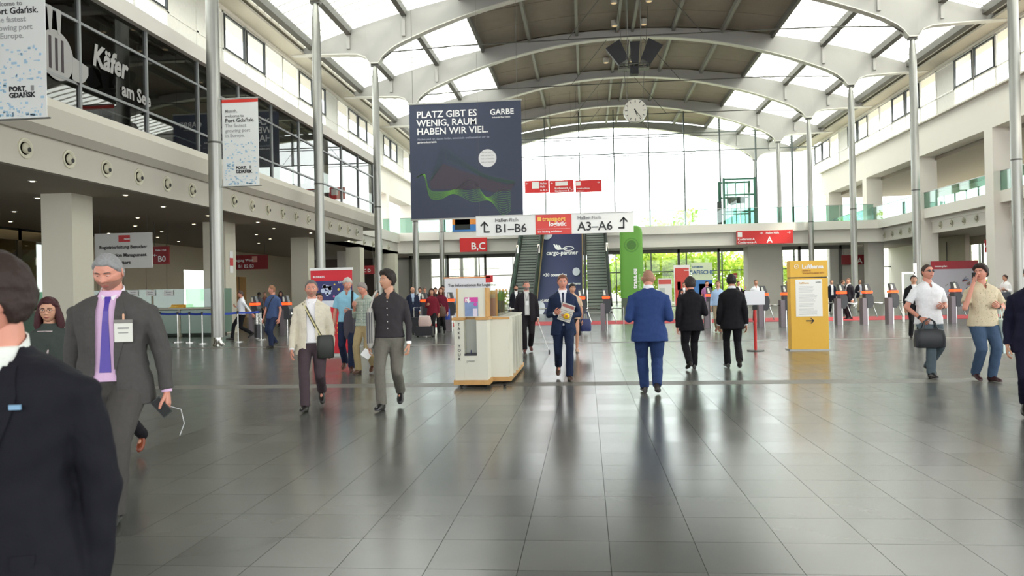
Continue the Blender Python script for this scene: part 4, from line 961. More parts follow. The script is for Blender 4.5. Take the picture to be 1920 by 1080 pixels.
for i, (x0, x1, tx, lb) in enumerate(((984, 1029, 'Hallen\nHalls\nA, B, C', 'red hanging sign above the escalators, nearest the big blue poster'), (1030, 1076, 'Konferenz B, C\nConference B, C', 'red hanging sign above the escalators, middle one of the three'), (1079, 1128, 'Ausstellung Möning\nundesland', 'red hanging sign above the escalators, right one of the three'))):
    t, w, h = sign('hanging_sign', lb, 'sign', x0, 338.5-(i*.5), x1, 361.5-i*.7, 66.0, REDS, [], hang=roofz(3)-.2, boards=[(.3 if i == 0 else .25 if i == 1 else .02, .35 if i == 0 else .55, .6 if i == 0 else .75 if i == 1 else .2, .9, SIGNW, 'pictogram')])
    for k, l in enumerate(tx.split('\n')): lettering(l, .22 if i < 2 else .14, w*(.64 if i == 0 else .22 if i == 1 else .04), -.02, h*((.68-.27*k) if i == 0 else (.28-.22*k)), WHT, t, bold=.02)
    arrow(t, w*(.1 if i < 2 else .88), h*.78, .2, WHT, 'left' if i < 2 else 'right')
sign('hanging_sign', 'dark red sign lettered A in the passage behind the right column', 'sign', 1578, 478, 1623, 496, 66.0, DRED, [('A', .8, .75, .12, WHT, 'CENTER')], hang=4.8)
sign('hanging_sign', 'red sign with white panel at the right photo edge above the aisle', 'sign', 1900, 446, 1935, 471, 44.2, DRED, [('A1 A2', .4, .3, .15, WHT, 'CENTER')])
sign('hanging_sign', 'small red hanging sign beside the right pier', 'sign', 1847, 449, 1862, 473, 47.0, RED, [('A4', .4, .4, .4, WHT, 'CENTER')], hang=4.75)
sign('notice_plate', 'small red notice plate on the white core wall', 'sign', 1375, 512, 1382, 521, 64.45, RED, [('SOS', .5, .5, .25, WHT, 'CENTER')])
# map panel on the right
t, w, h = sign('map_panel', 'large site map panel with red header in the right aisle', 'sign', 1746, 489, 1835, 590, 52.6, M('b9b4bd', .6, var=.04), [('messe plan', .05, .08, .89, WHT, 'LEFT')], boards=[(0, .85, 1, 1, M('a01828', .5, var=.02), 'header')], th=.12, legs=True)
rs = random.Random(9)
for k in range(34):
    u = rs.uniform(.1, .8); v = .32+.3*u+rs.uniform(-.13, .13); c = rs.choice(['8a8a96', '9a4a3c', '6d7a9a', 'a7a3ae', '7c6f66']); a = rs.uniform(.1, .35); b = rs.uniform(.06, .16)
    x, z = u*w, v*h; MB().prism([(x, -.012, z), (x+a, -.012, z+.1), (x+a*1.1, -.012, z+.1+b), (x+.03, -.012, z+b)], (0, .006, 0)).build('printed_building', [M(c, .6, var=0)], t)
# orange/blue poster beside the big poster on the bridge
sign('bridge_poster', 'orange and blue poster with a black device behind the bridge railing', 'poster', 848, 405, 897, 434, 61.75, M('3f7cc0', .5, var=.02), [], boards=[(0, .45, 1, 1, M('e08a3a', .5, var=0), 'orange_half'), (.1, .12, .68, .88, M('20241e', .4, var=0), 'device'), (.25, .5, .5, .74, M('7fae7a', .4, var=0), 'device_screen')])
# info wall behind the kiosk
t, w, h = sign('info_wall', 'white information wall with printed faces behind the kiosk', 'poster', 834, 519, 920, 600, 31.5, M('e3e3e8', .6, var=.01), [('Top Informationen für Logistiker', .085, .08, .78, INK, 'LEFT')], boards=[(-.02, .97, 1.0, 1.0, M('d9884a', .5, var=0), 'orange_edge'), (.9, .86, 1.06, 1.03, RED, 'red_corner')], th=.1, legs=True)
MB().disk((w*.38, -.012, h*.42), .32, 'y', 24, 0, .006).build('printed_circle', [M('5aa6cc', .5, var=0)], t)
for k, u in enumerate((.5, .68, .86)): MB().ell((w*u, -.02, h*.42), (.16, .015, .24), 12, 8).build('printed_face', [M('b98468', .5, var=0)], t); MB().ell((w*u, -.022, h*.42+.17), (.17, .018, .11), 12, 6).build('printed_hair', [M('2e2722', .5, var=0)], t)
# posters at the end doors
t, w, h = sign('info_panel', 'red information panel near the end doors right of the green column', 'sign', 1264, 497, 1294, 575, 52.0, M('f0ece8', .5, var=.01), [('messe', .05, .62, .86, WHT, 'LEFT')], boards=[(.06, .03, .94, .93, M('d0463c', .5, var=.03), 'red_field'), (.2, .4, .42, .6, M('e7b0a8', .5, var=0), 'white_field')], th=.12, legs=True)
t, w, h = sign('poster_panel', 'pale yellow and blue poster panel beside the red information panel', 'poster', 1297, 492, 1336, 565, 55.0, M('cfd9b8', .5, var=.04), [('SAFISCHE', .14, .5, .70, M('2a5a8c', .5, var=0), 'CENTER'), ('GERMAN', .07, .3, .86, M('2a5a8c', .5, var=0), 'CENTER')], boards=[(0, 0, 1, .55, M('3f78b8', .5, var=.05), 'blue_field'), (.35, 0, 1, .45, M('2c4fa8', .5, var=.05), 'dark_blue_field')], th=.1, legs=True)
t, w, h = sign('notice_stand', 'white notice stand behind the blue suited man', 'sign', 1234, 522, 1260, 582, 47.0, M('dcdcd8', .5, var=.01), [], boards=[(.05, .82, .95, .97, M('c8504a', .5, var=0), 'red_header'), (.1, .1, .5, .7, M('b8bdb8', .5, var=0), 'printed_text')], th=.1, legs=True)

# ================================================================ FREE-STANDING THINGS
# kiosk
WP = M('dddbcb', .55, var=.015); WPg = M('b4b8b0', .35, var=.05)
t = thing('magazine_kiosk', 'cream magazine kiosk with wooden edges and vertical lettering', 'kiosk', (0, 0, 0))
MB().box(-2.10, -1.53, 11.95, 12.5, .05, .12).build('plinth', [WOOD], t); MB().box(-1.56, -1.24, 12.4, 14.9, .05, .12).box(-2.0, -1.5, 12.5, 14.9, .05, .12).build('plinth', [WOOD], t)
for x in (-2.0, -1.62, -1.32):
    for y in (12.1, 14.7): MB().tube([(x, y, 0.025), (x+.01, y, 0.03)], .025, 8).build('castor', [BLACK], t)
MB().box(-2.08, -1.93, 11.98, 12.45, .12, 1.06).build('left_pilaster', [WP], t); MB().box(-1.73, -1.56, 11.98, 12.45, .12, 1.06).build('right_pilaster', [WP], t)
MB().box(-1.93, -1.73, 12.2, 12.45, .12, 1.06).build('recess_panel', [WPg], t); MB().box(-1.93, -1.73, 11.99, 12.2, .12, .50).build('lower_panel', [WP], t)
MB().box(-1.93, -1.73, 12.0, 12.2, .50, .53).build('tray', [DGREY], t); MB().tube([(-1.83, 12.05, .53), (-1.83, 12.05, .58)], .008, 6).build('knob', [M('28305a', .4)], t)
lettering('press', .06, -1.83, 11.985, .40, M('b0b0a6', .6, var=0), t, 'CENTER')
MB().box(-2.11, -1.92, 11.95, 12.5, 1.06, 1.10).build('top_trim', [WOOD], t); MB().box(-1.74, -1.53, 11.95, 12.5, 1.06, 1.10).build('top_trim', [WOOD], t); MB().box(-1.92, -1.74, 12.2, 12.5, 1.06, 1.1).build('top_trim', [WOOD], t)
MB().box(-2.0, -1.27, 12.5, 14.86, .12, 1.06).box(-1.56, -1.27, 12.42, 12.5, .12, 1.06).build('cabinet', [WP], t); MB().box(-2.02, -1.25, 12.42, 14.9, 1.06, 1.09).build('counter_top', [WP], t); MB().box(-1.56, -1.25, 12.40, 12.43, 1.05, 1.085).build('front_edge', [WOOD], t)
for k in range(5):
    MB().box(-1.27, -1.22, 12.5+.47*k, 12.56+.47*k, .12, 1.06).build('rib', [WP], t)
    MB().box(-1.265, -1.26, 12.6+.47*k, 12.94+.47*k, .2, .98).build('slot', [M('6d716a', .4)], t); MB().box(-1.262, -1.245, 12.57+.47*k, 12.61+.47*k, .5, 1.04).build('shadow_gap', [INK], t)  # flat dark strips stand in for the shade beside each rib
for k, c in enumerate('TAKE YOUR'):
    if c != ' ': lettering(c, .062, -2.005, 11.975, .975-.068*k, INK, t, 'CENTER', bold=.01)
MB().box(-2.04, -1.60, 12.12, 12.5, 1.10, 1.56).build('display_box', [WP], t)
for x in (-2.06, -1.60): MB().box(x, x+.025, 12.1, 12.52, 1.10, 1.56).build('wood_edge', [WOOD], t)
for k in range(4): MB().box(-1.99+.0, -1.45, 12.7+.5*k, 12.72+.5*k, 1.09, 1.52).build('acrylic_divider', [glass_mat('acrylic', (.85, .85, .82), boost=.08)], t)
for k in range(4): MB().box(-1.5, -1.47, 12.68+.5*k, 12.70+.5*k, 1.09, 1.54).build('wood_rail', [WOOD], t)
MB().box(-1.46, -1.455, 12.6, 14.5, 1.09, 1.5).build('acrylic_front', [glass_mat('acrylic', (.85, .85, .82), boost=.08)], t)
t = thing('magazine', 'colourful magazine displayed on the front of the kiosk box', 'magazine', (-1.925, 12.105, 1.115))
MB().box(0, .21, 0, .01, 0, .30).build('cover', [M('7a90b8', .4, var=.25, scale=14)], t); MB().box(0, .21, -.003, 0, .22, .30).build('pink_band', [M('d0359a', .4, var=.1)], t); MB().box(.13, .2, -.003, 0, .0, .12).build('white_field', [M('d8d0e0', .4, var=0)], t); MB().ell((.17, -.002, .19), (.03, .002, .03), 10, 6).build('printed_spot', [M('c042a8', .4, var=0)], t)
lettering('nj.', .09, .01, -.006, .235, WHT, t, bold=.05)
for k in range(24):
    c = random.choice(['e2d3b0', 'd9a59a', 'a9bdd6', 'eeece6', 'e0be78', 'c4ccb4', 'd2bd98'])
    y = 12.74+.075*k+(.02 if k % 6 == 5 else 0)
    o = thing('magazine', 'thin upright magazine in the clear rack on top of the kiosk', 'magazine', (-1.82, y, 1.092), group='magazines in the kiosk rack')
    MB().box(0, .32, 0, .028, 0, .30+.06*(k % 3)).build('pages', [M(c, .5, var=.15, scale=12)], o)

# turnstiles
TS = M('6f666b', .45, .4); ORA = M('ff4a14', .5, emit=1.6, var=0)
TXS = [(478, 29.5), (537, 28.4), (797, 29.5), (846, 29.5), (1091, 28.6), (1137, 28.6), (1332, 28.8), (1433, 28.8), (1474, 28.8), (1579, 29.6), (1627, 29.6), (1675, 29.6), (1793, 29.6)]
tx_ = []
for i, (px_, Y) in enumerate(TXS):
    x = PY(px_, 560, Y).x; tx_.append((x, Y))
    t = thing('turnstile', 'grey tripod turnstile with orange light band, %s from the left in the row' % ORD[i], 'turnstile', (x, Y, 0), group='turnstiles across the hall')
    MB().box(-.22, -.06, -.12, .25, 0, .98).build('cabinet', [TS], t)
    P = MB(); P.prism([(-.06, -.14, .62), (.06, -.14, .6), (.16, -.14, .75), (.16, -.14, 1.0), (.10, -.14, 1.14), (-.12, -.14, 1.14), (-.12, -.14, .98), (-.06, -.14, .98)], (0, .36, 0)); P.build('pod', [DGREY], t)
    MB().box(-.15, .12, -.17, .22, 1.15, 1.24).build('light_band', [ORA], t)
    P = MB(); P.prism([(-.12, -.1, 1.24), (.10, -.1, 1.24), (.02, -.06, 1.50), (-.14, -.06, 1.50)], (0, .22, 0)); P.build('scanner_head', [M('3f4143', .4)], t)
    P = MB(); P.prism([(-.10, -.105, 1.28), (-.02, -.105, 1.28), (-.06, -.075, 1.46), (-.12, -.075, 1.46)], (0, .01, 0)); P.build('screen', [M('c9cfc2', .3)], t)
    MB().tube([(0, .05, 0), (0, .05, .62)], .035, 10, 0, False).build('post', [CHROME], t, smooth=True)
    MB().ell((.17, .05, .80), (.07, .07, .07), 10, 8).build('hub', [CHROME], t, smooth=True)
    MB().tube([(.17, .05, .8), (.34, .05, .28)], .02, 8).build('arm', [CHROME], t, smooth=True); MB().tube([(.17, .05, .8), (.56, .05, .78)], .02, 8).build('arm', [CHROME], t, smooth=True)
for a, b, nm in ((5, 6, 'between the escalators and the red post'), (8, 9, 'left of the right turnstile group'), (11, 12, 'right of the right turnstile group'), (3, 4, 'left of the middle turnstiles'), (6, 7, 'behind the red post')):
    (xa, ya), (xb, yb) = tx_[a], tx_[b]; xa += .62; xb -= .3
    t = thing('guard_rail', 'low steel guard rail '+nm, 'railing', (0, 0, 0), group='guard rails in the turnstile row')
    MB().tube([(xa, ya+.05, .82), (xb, yb+.05, .82)], .022, 8).build('rail', [CHROME], t, smooth=True)
    n = max(2, int((xb-xa)/1.6)+1)
    for k in range(n): u = k/(n-1); MB().tube([(xa+(xb-xa)*u, ya+.05+(yb-ya)*u, 0), (xa+(xb-xa)*u, ya+.05+(yb-ya)*u, .82)], .018, 6, 0, False).build('post', [CHROME], t)
# white frames (door posts) right of the turnstiles
t = thing('white_gate_frame', 'slim white gate frame beside the right turnstiles', 'gate', (PY(1693, 560, 31).x, 31, 0))
MB().box(-.04, .04, -.04, .04, 0, 1.9).build('post', [SIGNW], t); MB().box(-.04, .45, -.03, .03, 1.84, 1.92).build('header', [SIGNW], t); MB().box(.04, .45, -.005, .005, 1.0, 1.84).build('pane', [GL_CLEAR], t); MB().box(.4, .52, -.03, .03, 1.7, 2.25).build('light_strip', [SIGNW], t)

# belt barrier posts on the left
pts = [(300, 25.6), (333, 24.9), (355, 24.6), (379, 23.9), (413, 24.0), (446, 24.6), (489, 25.6)]
BLU = M('2443a8', .6); pp_ = [(PY(a, 600, b).x, b) for a, b in pts]
for i, (x, y) in enumerate(pp_):
    t = thing('barrier_post', 'slim steel barrier post with blue belt, %s from the left' % ORD[i], 'barrier post', (x, y, 0), group='belt barrier posts at the left counters')
    MB().disk((0, 0, 0), .16, 'z', 20, 0, .03).build('base', [CHROME], t); MB().tube([(0, 0, .02), (0, 0, .98)], .025, 10, 0, False).build('pole', [CHROME], t, smooth=True)
    MB().tube([(0, 0, .94), (0, 0, 1.03)], .034, 10, 0, False).build('belt_head', [DGREY], t, smooth=True)
    if i+1 < len(pp_):
        nx, ny = pp_[i+1][0]-x, pp_[i+1][1]-y; mb = MB(); mb.prism([(.03, 0, .93), (nx*.5, ny*.5, .915), (nx-.03, ny, .93), (nx-.03, ny, 1.0), (nx*.5, ny*.5, .985), (.03, 0, 1.0)], (0, .006, 0)); mb.build('belt', [BLU], t)
for i, px_ in enumerate((482, 475)): 
    t = thing('steel_bollard', 'thick short steel post behind the belt barrier, %s' % ('right one', 'left one')[i], 'post', (PY(px_, 600, 27).x, 27+i*.6, 0), group='steel bollards at the belt barrier'); MB().tube([(0, 0, 0), (0, 0, .95)], .05, 12, 0, False).build('tube', [CHROME], t, smooth=True); MB().disk((0, 0, .95), .055, 'z', 12, 0, .02).build('cap', [STEEL], t)

# registration counters
t = thing('reception_counter', 'long green glass registration counter behind the belt barrier', 'counter', (0, 0, 0)); CG = M('6d8878', .25, var=.05, spec=.6)
x0, x1, y = -23.8, -14.4, 28.6; n = 7; w = (x1-x0)/n
for k in range(n):
    MB().box(x0+w*k+.06, x0+w*(k+1)-.06, y, y+.03, .12, 1.02).build('front_panel', [CG], t)
    MB().box(x0+w*k-.05, x0+w*k+.05, y-.03, y+.12, 0, 1.05).build('counter_post', [M('a9a690', .5)], t)
    MB().box(x0+w*k+.05, x0+w*(k+1)-.05, y+.45, y+.47, 1.12, 1.85).build('glass_screen', [GL_GREEN], t)
MB().box(x1-.05, x1+.05, y-.03, y+.12, 0, 1.05).build('counter_post', [M('a9a690', .5)], t); MB().box(x0-.1, x1+.1, y-.12, y+.6, 1.05, 1.12).build('worktop', [M('a8a592', .4)], t)
MB().box(x1, x1+.03, y, y+1.6, .1, 1.85).build('side_panel', [CG], t); MB().box(x0, x1, y+.7, y+.75, 0, 1.05).build('back_panel', [M('5f6a5f', .6)], t)
for i, px_ in enumerate((252, 284, 318)):
    p = PY(px_, 548, y+.5); o = thing('paper_notice', 'white paper notice on the counter glass, %s from the left' % ORD[i], 'notice', (p.x, y+.42, p.z-.14)); MB().box(-.2, .2, 0, .01, 0, .22).build('sheet', [SIGNW], o); lettering('Besucher', .06, 0, -.004, .12, GREYT, o, 'CENTER'); lettering('Visitors', .06, 0, -.004, .04, GREYT, o, 'CENTER')
p = PY(330, 562, y); o = thing('leaflet_tray', 'yellow leaflet tray lying on the green glass counter', 'tray', (p.x, y+.1, 1.12)); MB().box(-.3, .3, -.1, .1, 0, .02).build('bottom', [M('d9a21c', .5)], o); MB().box(-.3, .3, .08, .1, .02, .12).build('back', [M('d9a21c', .5)], o); MB().box(-.25, -.02, -.08, .07, .02, .05).build('leaflets', [M('e0c050', .5)], o)
# small poster on the second left pillar behind the steel column
o = thing('pillar_notice', 'red and white notice on the left pillar right of the steel column', 'notice', (-14.74, 30.85, 2.5)); MB().box(0, .01, 0, .3, 0, .9).build('sheet', [SIGNW], o); MB().box(.01, .015, 0, .3, .3, .62).build('red_field', [RED], o)

# escalators
ang = math.atan2(6.0, 12.3)
def escalator(xa, xb, lb):
    t = thing('escalator', lb, 'escalator', (0, 0, 0)); y0, y1, z1 = 49.3, 61.7, 6.35
    st = MB(); n = 30
    for k in range(n): ya = y0+1+(y1-y0-1)*k/n; za = .05+(z1-.05)*k/n; st.box(xa+.25, xb-.25, ya, ya+(y1-y0-1)/n+.02, za-.25, za+z1/n)
    tag(st.build('steps', [M('9a9e96', .5, .2, var=.1)], t), kind='stuff')
    se = MB()
    for k in range(n): ya = y0+1+(y1-y0-1)*k/n; za = .05+(z1-.05)*(k+1)/n; se.box(xa+.26, xb-.26, ya-.012, ya, za-.07, za-.01)
    tag(se.build('step_edges', [M('3c3e3a', .6)], t), kind='stuff')
    MB().box(xa+.2, xb-.2, y0-.3, y0+1.05, 0, .05).build('comb_plate', [STEEL], t)
    for x in (xa, xb-.22):
        mb = MB(); mb.prism([(x, y0, 0), (x, y0+1.6, 0), (x, y1, z1-.9), (x, y1, z1+.15), (x, y0+.9, .32), (x, y0, .32)], (.22, 0, 0)); mb.build('truss_side', [M('4c524f', .4, .4)], t)
        xm = x+.11; mb = MB(); mb.prism([(xm-.01, y0-.2, .3), (xm-.01, y0+.9, .3), (xm-.01, y1, z1+.1), (xm-.01, y1, z1+.95), (xm-.01, y0+.6, 1.05), (xm-.01, y0-.3, .9)], (.02, 0, 0)); mb.build('glass_balustrade', [GL_GREEN], t)
        MB().tube([(xm, y0-.1, .34), (xm, y0-.42, .6), (xm, y0-.35, .92), (xm, y0+.6, 1.1), (xm, y1, z1+1.0), (xm, y1+1, z1+1.0)], .045, 8).build('handrail', [BLACK], t, smooth=True)
        MB().box(x+.02, x+.2, y0-.2, y0+.5, .1, .3).build('newel_light', [SIGNW], t)
        q = .62; MB().box(xm-.07, xm+.07, y0+(y1-y0)*q-.1, y0+(y1-y0)*q, z1*q+.35, z1*q+.95).build('signal_lamp', [M('fff6e0', .5, emit=1.2, var=0)], t) if x != xa or xa < -4 else None
escalator(-5.15, -3.35, 'left escalator rising to the bridge'); escalator(-.2, 1.65, 'right escalator rising to the bridge')
t = thing('escalator_banner', 'navy banner filling the slope between the two escalators', 'banner', (0, 0, 0)); NAV = M('2b3358', .6, var=.04)
mb = MB(); mb.prism([(-3.3, 49.6, .05), (-3.3, 61.7, 6.2), (-3.3, 61.7, 5.6), (-3.3, 50.6, 0), (-3.3, 49.6, 0)], (3.05, 0, 0)); mb.build('slope_cover', [NAV], t)
for x in (-3.33, -.3): MB().prism([(x, 49.5, .1), (x, 61.7, 6.3), (x, 61.7, 6.1), (x, 49.6, 0)], (.08, 0, 0)).build('edge_rail', [M('b99e74', .4, .4)], t)
n_ = Vector((0, -math.sin(ang), math.cos(ang))); RX = (ang, 0, 0)
def SL(u, v): d = 49.6+v*12.1; return Vector((-3.25+u*2.95, d, .05+v*6.15))+n_*.03
def slope_text(tx, sz, u, v, al='LEFT', k=2.6): me = text_mesh(tx, sz, .02, .003, al, k); me.materials.clear(); me.materials.append(WHT); link('lettering', me, t, SL(u, v), RX)
slope_text('cargo-partner', .42, .5, .66, 'CENTER'); slope_text('>30 countries', .3, .06, .39); slope_text('>5 continents', .2, .58, .29); slope_text('>3,000 experts', .2, .06, .11); slope_text('we take it personally', .22, .45, .97, 'CENTER')
wing = MB(); E1, E2 = Vector((1, 0, 0)), Vector((0, math.cos(ang), math.sin(ang)))
def SP(cx, cy, P): c = SL(cx, cy); return [c+E1*a+E2*b*2.6 for a, b in P]
for q in range(3): wing.prism(SP(.4, .74, [(-.42+.2*q, .36-.05*q), (-.32+.2*q, .36-.05*q), (-.05+.14*q, .02), (-.2+.14*q, -.02)]), n_*.01)
pr = []; 
for k in range(28):
    a0, a1 = 2*PI*k/28, 2*PI*(k+1)/28; wing.prism(SP(.66, .74, [(.42*math.cos(a0), .17*math.sin(a0)), (.42*math.cos(a1), .17*math.sin(a1)), (.35*math.cos(a1), .13*math.sin(a1)), (.35*math.cos(a0), .13*math.sin(a0))]), n_*.01)
wing.prism(SP(.42, .74, [(-.25, -.02), (.6, .03), (.6, -.03), (-.1, -.1)]), n_*.01); wing.build('bird_emblem', [WHT], t)
def sdisk(u, v, r, nm): MB().prism(SP(u, v, [(r*math.cos(2*PI*k/24), r*math.sin(2*PI*k/24)) for k in range(24)]), n_*.01).build(nm, [M('c9ccd6', .5, var=0)], t)
sdisk(.86, .44, .26, 'round_icon'); sdisk(.08, .95, .42, 'round_icon'); sdisk(.04, .04, .42, 'round_icon')

# green column
p = PY(1184, 500, 46); t = thing('green_advertising_column', 'tall rounded green advertising column right of the escalators', 'advertising column', (p.x, 46, 0)); GM_ = M('5f9b34', .5, var=.03, scale=1)
R = []
for z, w_ in ((.95, .66), (4.75, .66), (5.0, .62), (5.14, .5), (5.18, .36)): R.append([Vector((w_*(abs(math.cos(q))**.35)*(1 if math.cos(q) > 0 else -1), .3*(abs(math.sin(q))**.35)*(1 if math.sin(q) > 0 else -1), z)) for q in [2*PI*k/28+.01 for k in range(28)]])
MB().rings(R).build('body', [GM_], t, smooth=True); MB().box(-.62, .62, -.28, .28, 0, .95).build('plinth', [M('4e5a48', .5)], t)
MB().disk((.0, -.31, 4.05), .42, 'y', 32, 0, .01).build('printed_ring', [M('4c8428', .5, var=0)], t); MB().disk((0, -.32, 4.05), .36, 'y', 32, 0, .01).build('printed_disc', [M('5c9832', .5, var=0)], t); MB().disk((0, -.33, 4.05), .28, 'y', 32, 0, .01).build('printed_button', [M('3f7020', .5, var=0)], t)
lettering('trans.eu', .36, .28, -.33, 1.5, WHT, t, 'LEFT', .03, (PI/2, -PI/2, 0)); lettering('platform', .24, .5, -.33, 1.5, M('b5d89a', .5, var=0), t, 'LEFT', .02, (PI/2, -PI/2, 0))

# lift shaft and dark board on the bridge
LG = M('2f5a48', .4, .3); a = PY(1358, 400, 65.5); b = PY(1416, 400, 65.5)
t = thing('lift_shaft', 'glass lift shaft with green steel frame on the bridge', 'lift', (a.x, 65.5, 6.4)); w = b.x-a.x
for x in (0, w):
    for y in (0, 2.2): MB().box(x-.09, x+.09, y-.09, y+.09, 0, 4.1).build('corner_post', [LG], t)
for z in (1.3, 2.7, 4.0):
    MB().box(0, w, -.06, .06, z-.06, z+.06).build('cross_beam', [LG], t); MB().box(0, w, 2.14, 2.26, z-.06, z+.06).build('cross_beam', [LG], t)
for k in range(1, 7): MB().tube([(w*k/7, .5, 0), (w*k/7, .5, 2.4+(k % 2)*1.5)], .03, 6, 0, False).build('guide_rail', [LG], t)
MB().ell((w*.35, 1, 2.3), (.45, .4, .35), 10, 7).build('hoist_drum', [DGREY], t); MB().box(w*.5, w*.75, .7, 1.3, 2.1, 2.6).build('hoist_motor', [DGREY], t); MB().box(.1, w-.1, .05, .07, .1, 4).build('pane', [GL_RAIL], t)
a = PY(1349, 400, 62.6); t = thing('dark_board', 'narrow dark board standing behind the bridge railing', 'board', (a.x, 62.6, 6.4)); MB().box(-.17, .17, -.04, .04, .0, 1.85).build('panel', [M('1c2a24', .5)], t); MB().box(-.22, .22, -.2, .2, 0, .03).build('foot', [DGREY], t)

# clock
c = PY(1191, 208, 47); t = thing('clock', 'round white station clock hanging below the roof centre', 'clock', (c.x, 47, c.z))
r = .69; R = [[Vector((rr*math.cos(2*PI*k/40), y, rr*math.sin(2*PI*k/40))) for k in range(40)] for rr, y in ((r, -.12), (r*1.02, 0), (r*1.02, .2), (r*.9, .25))]
MB().rings(R).build('case', [M('c9c8c0', .4)], t, smooth=True); MB().disk((0, -.135, 0), r*.96, 'y', 40, 0, .01).build('face', [M('d8d6c8', .5, var=0)], t)
for k in range(12):
    q = PI/6*k; L = .12 if k % 3 else .15; mb = MB(); u = Vector((math.sin(q), 0, math.cos(q))); v = Vector((u.z, 0, -u.x))*.02; mb.prism([u*(r*.9)+v+Vector((0, -.145, 0)), u*(r*.9)-v+Vector((0, -.145, 0)), u*(r*.9-L)-v+Vector((0, -.145, 0)), u*(r*.9-L)+v+Vector((0, -.145, 0))], (0, .008, 0)); mb.build('hour_mark', [INK], t)
for nm, q, L, w_ in (('hour_hand', math.radians(162), .36, .03), ('minute_hand', math.radians(141), .56, .022)):
    u = Vector((math.sin(q), 0, math.cos(q))); v = Vector((u.z, 0, -u.x))*w_; MB().prism([u*L+v*.6+Vector((0, -.155, 0)), u*L-v*.6+Vector((0, -.155, 0)), -u*.1-v+Vector((0, -.155, 0)), -u*.1+v+Vector((0, -.155, 0))], (0, .008, 0)).build(nm, [INK], t)
for sx in (-1, 1): MB().tube([(sx*.45, .1, .5), (sx*.9, .1, roofz(0)-c.z-.2)], .015, 5, 0, False).build('cable', [DKST], t)

# loudspeaker cluster
c = PY(1189, 108, 45); t = thing('loudspeaker_cluster', 'cluster of black loudspeakers on a rig under the roof centre', 'loudspeakers', (c.x, 45, c.z)); BK = M('17171a', .6, var=.05)
for nm, x, rz_, w_ in (('left_speaker', -.95, .55, .52), ('middle_speaker', .03, 0, .32), ('right_speaker', .95, -.5, .52)):
    mb = MB(); Tm = Matrix.Translation((x, 0, .25)) @ Matrix.Rotation(-rz_, 4, 'Y')
    mb.add([Tm @ Vector(v) for v in ((-w_*.62, -.3, -.62), (w_*.62, -.3, -.62), (w_*.9, -.45, .55), (-w_*.9, -.45, .55), (-w_*.5, .4, -.62), (w_*.5, .4, -.62), (w_*.7, .4, .6), (-w_*.7, .4, .6))], [(0, 1, 2, 3), (4, 7, 6, 5), (0, 4, 5, 1), (2, 6, 7, 3), (0, 3, 7, 4), (1, 5, 6, 2)]); mb.build('loudspeaker', [BK], t)
MB().box(-.9, .85, -.2, -.14, -.42, -.36).box(-.9, .85, .3, .36, -.42, -.36).build('rig_bar', [DKST], t)
for k in range(7): MB().box(-.9+.28*k, -.86+.28*k, -.2, .36, -.62, -.36).build('rig_strut', [DKST], t)
MB().box(-.9, .85, -.2, .36, -.66, -.62).build('rig_base', [DKST], t); MB().box(-.25, .22, -.25, .3, -1.0, -.55).build('subwoofer', [BK], t)
for x in (-.35, .4): MB().tube([(x, 0, -.4), (x, 0, roofz(0)-c.z-.3)], .03, 6, 0, False).build('suspension_bar', [STEEL], t)
for i, px_ in enumerate(((1151, 4), (1217, 2), (1152, 36), (1207, 35), (1137, 157), (1187, 155))):
    Yp = (46, 46, 50, 50, 58, 58)[i]; p = PY(px_[0], px_[1], Yp); o = thing('roof_lamp', 'round lamp under the roof centre, %s' % ('nearest pair, left', 'nearest pair, right', 'second pair, left', 'second pair, right', 'third pair, left', 'third pair, right')[i], 'ceiling light', (p.x, Yp, roofz(p.x-XC)-.32)); MB().tube([(0, 0, .0), (0, 0, .35)], .2, 16, 0, False).build('housing', [ARCHF], o, smooth=True); MB().disk((0, 0, -.02), .15, 'z', 16, 0, .015).build('lens', [M('d9b98a', .4, emit=.5, var=0)], o)

# ================================================================ THE PEOPLE IN THE PHOTOGRAPH
def X_(px_, Y, y=600): return PY(px_, y, Y).x
def local(p_, name, mb, mats, smooth=False): return mb.build(name, mats, p_['root'], smooth=smooth)
def strap(p_, pts, mat_, name='strap', w=.022):
    return local(p_, name, MB().tube([Vector(q) for q in pts], w, 8, 0, True, .3, up=(0, 1, 0.01)), [mat_])
def body_strap(p_, side, zlo, mat_, name='strap', w=.022, bag=None, r=.03):
    """diagonal band from the shoulder on -side over the chest to the hip on +side"""
    pts = []; zs = p_['zs']
    for k in range(12):
        u = k/11; x = -side*.10+side*.25*u; z = 1.475-(1.475-zlo)*u; h = p_['tree'].ray_cast(Vector((x, -1, zs(z))), Vector((0, 1, 0))); y = h[0].y if h[0] is not None else -.06
        pts.append(Vector((x, y-.008, zs(z))))
    A = MB()
    for a, b in zip(pts[:-1], pts[1:]):
        t_ = (b-a).normalized(); v = t_.cross(Vector((0, 1, 0))).normalized()*w; A.prism([a+v, a-v, b-v, b+v], (0, .006, 0))
    return A.build(name, [mat_], p_['root']), pts
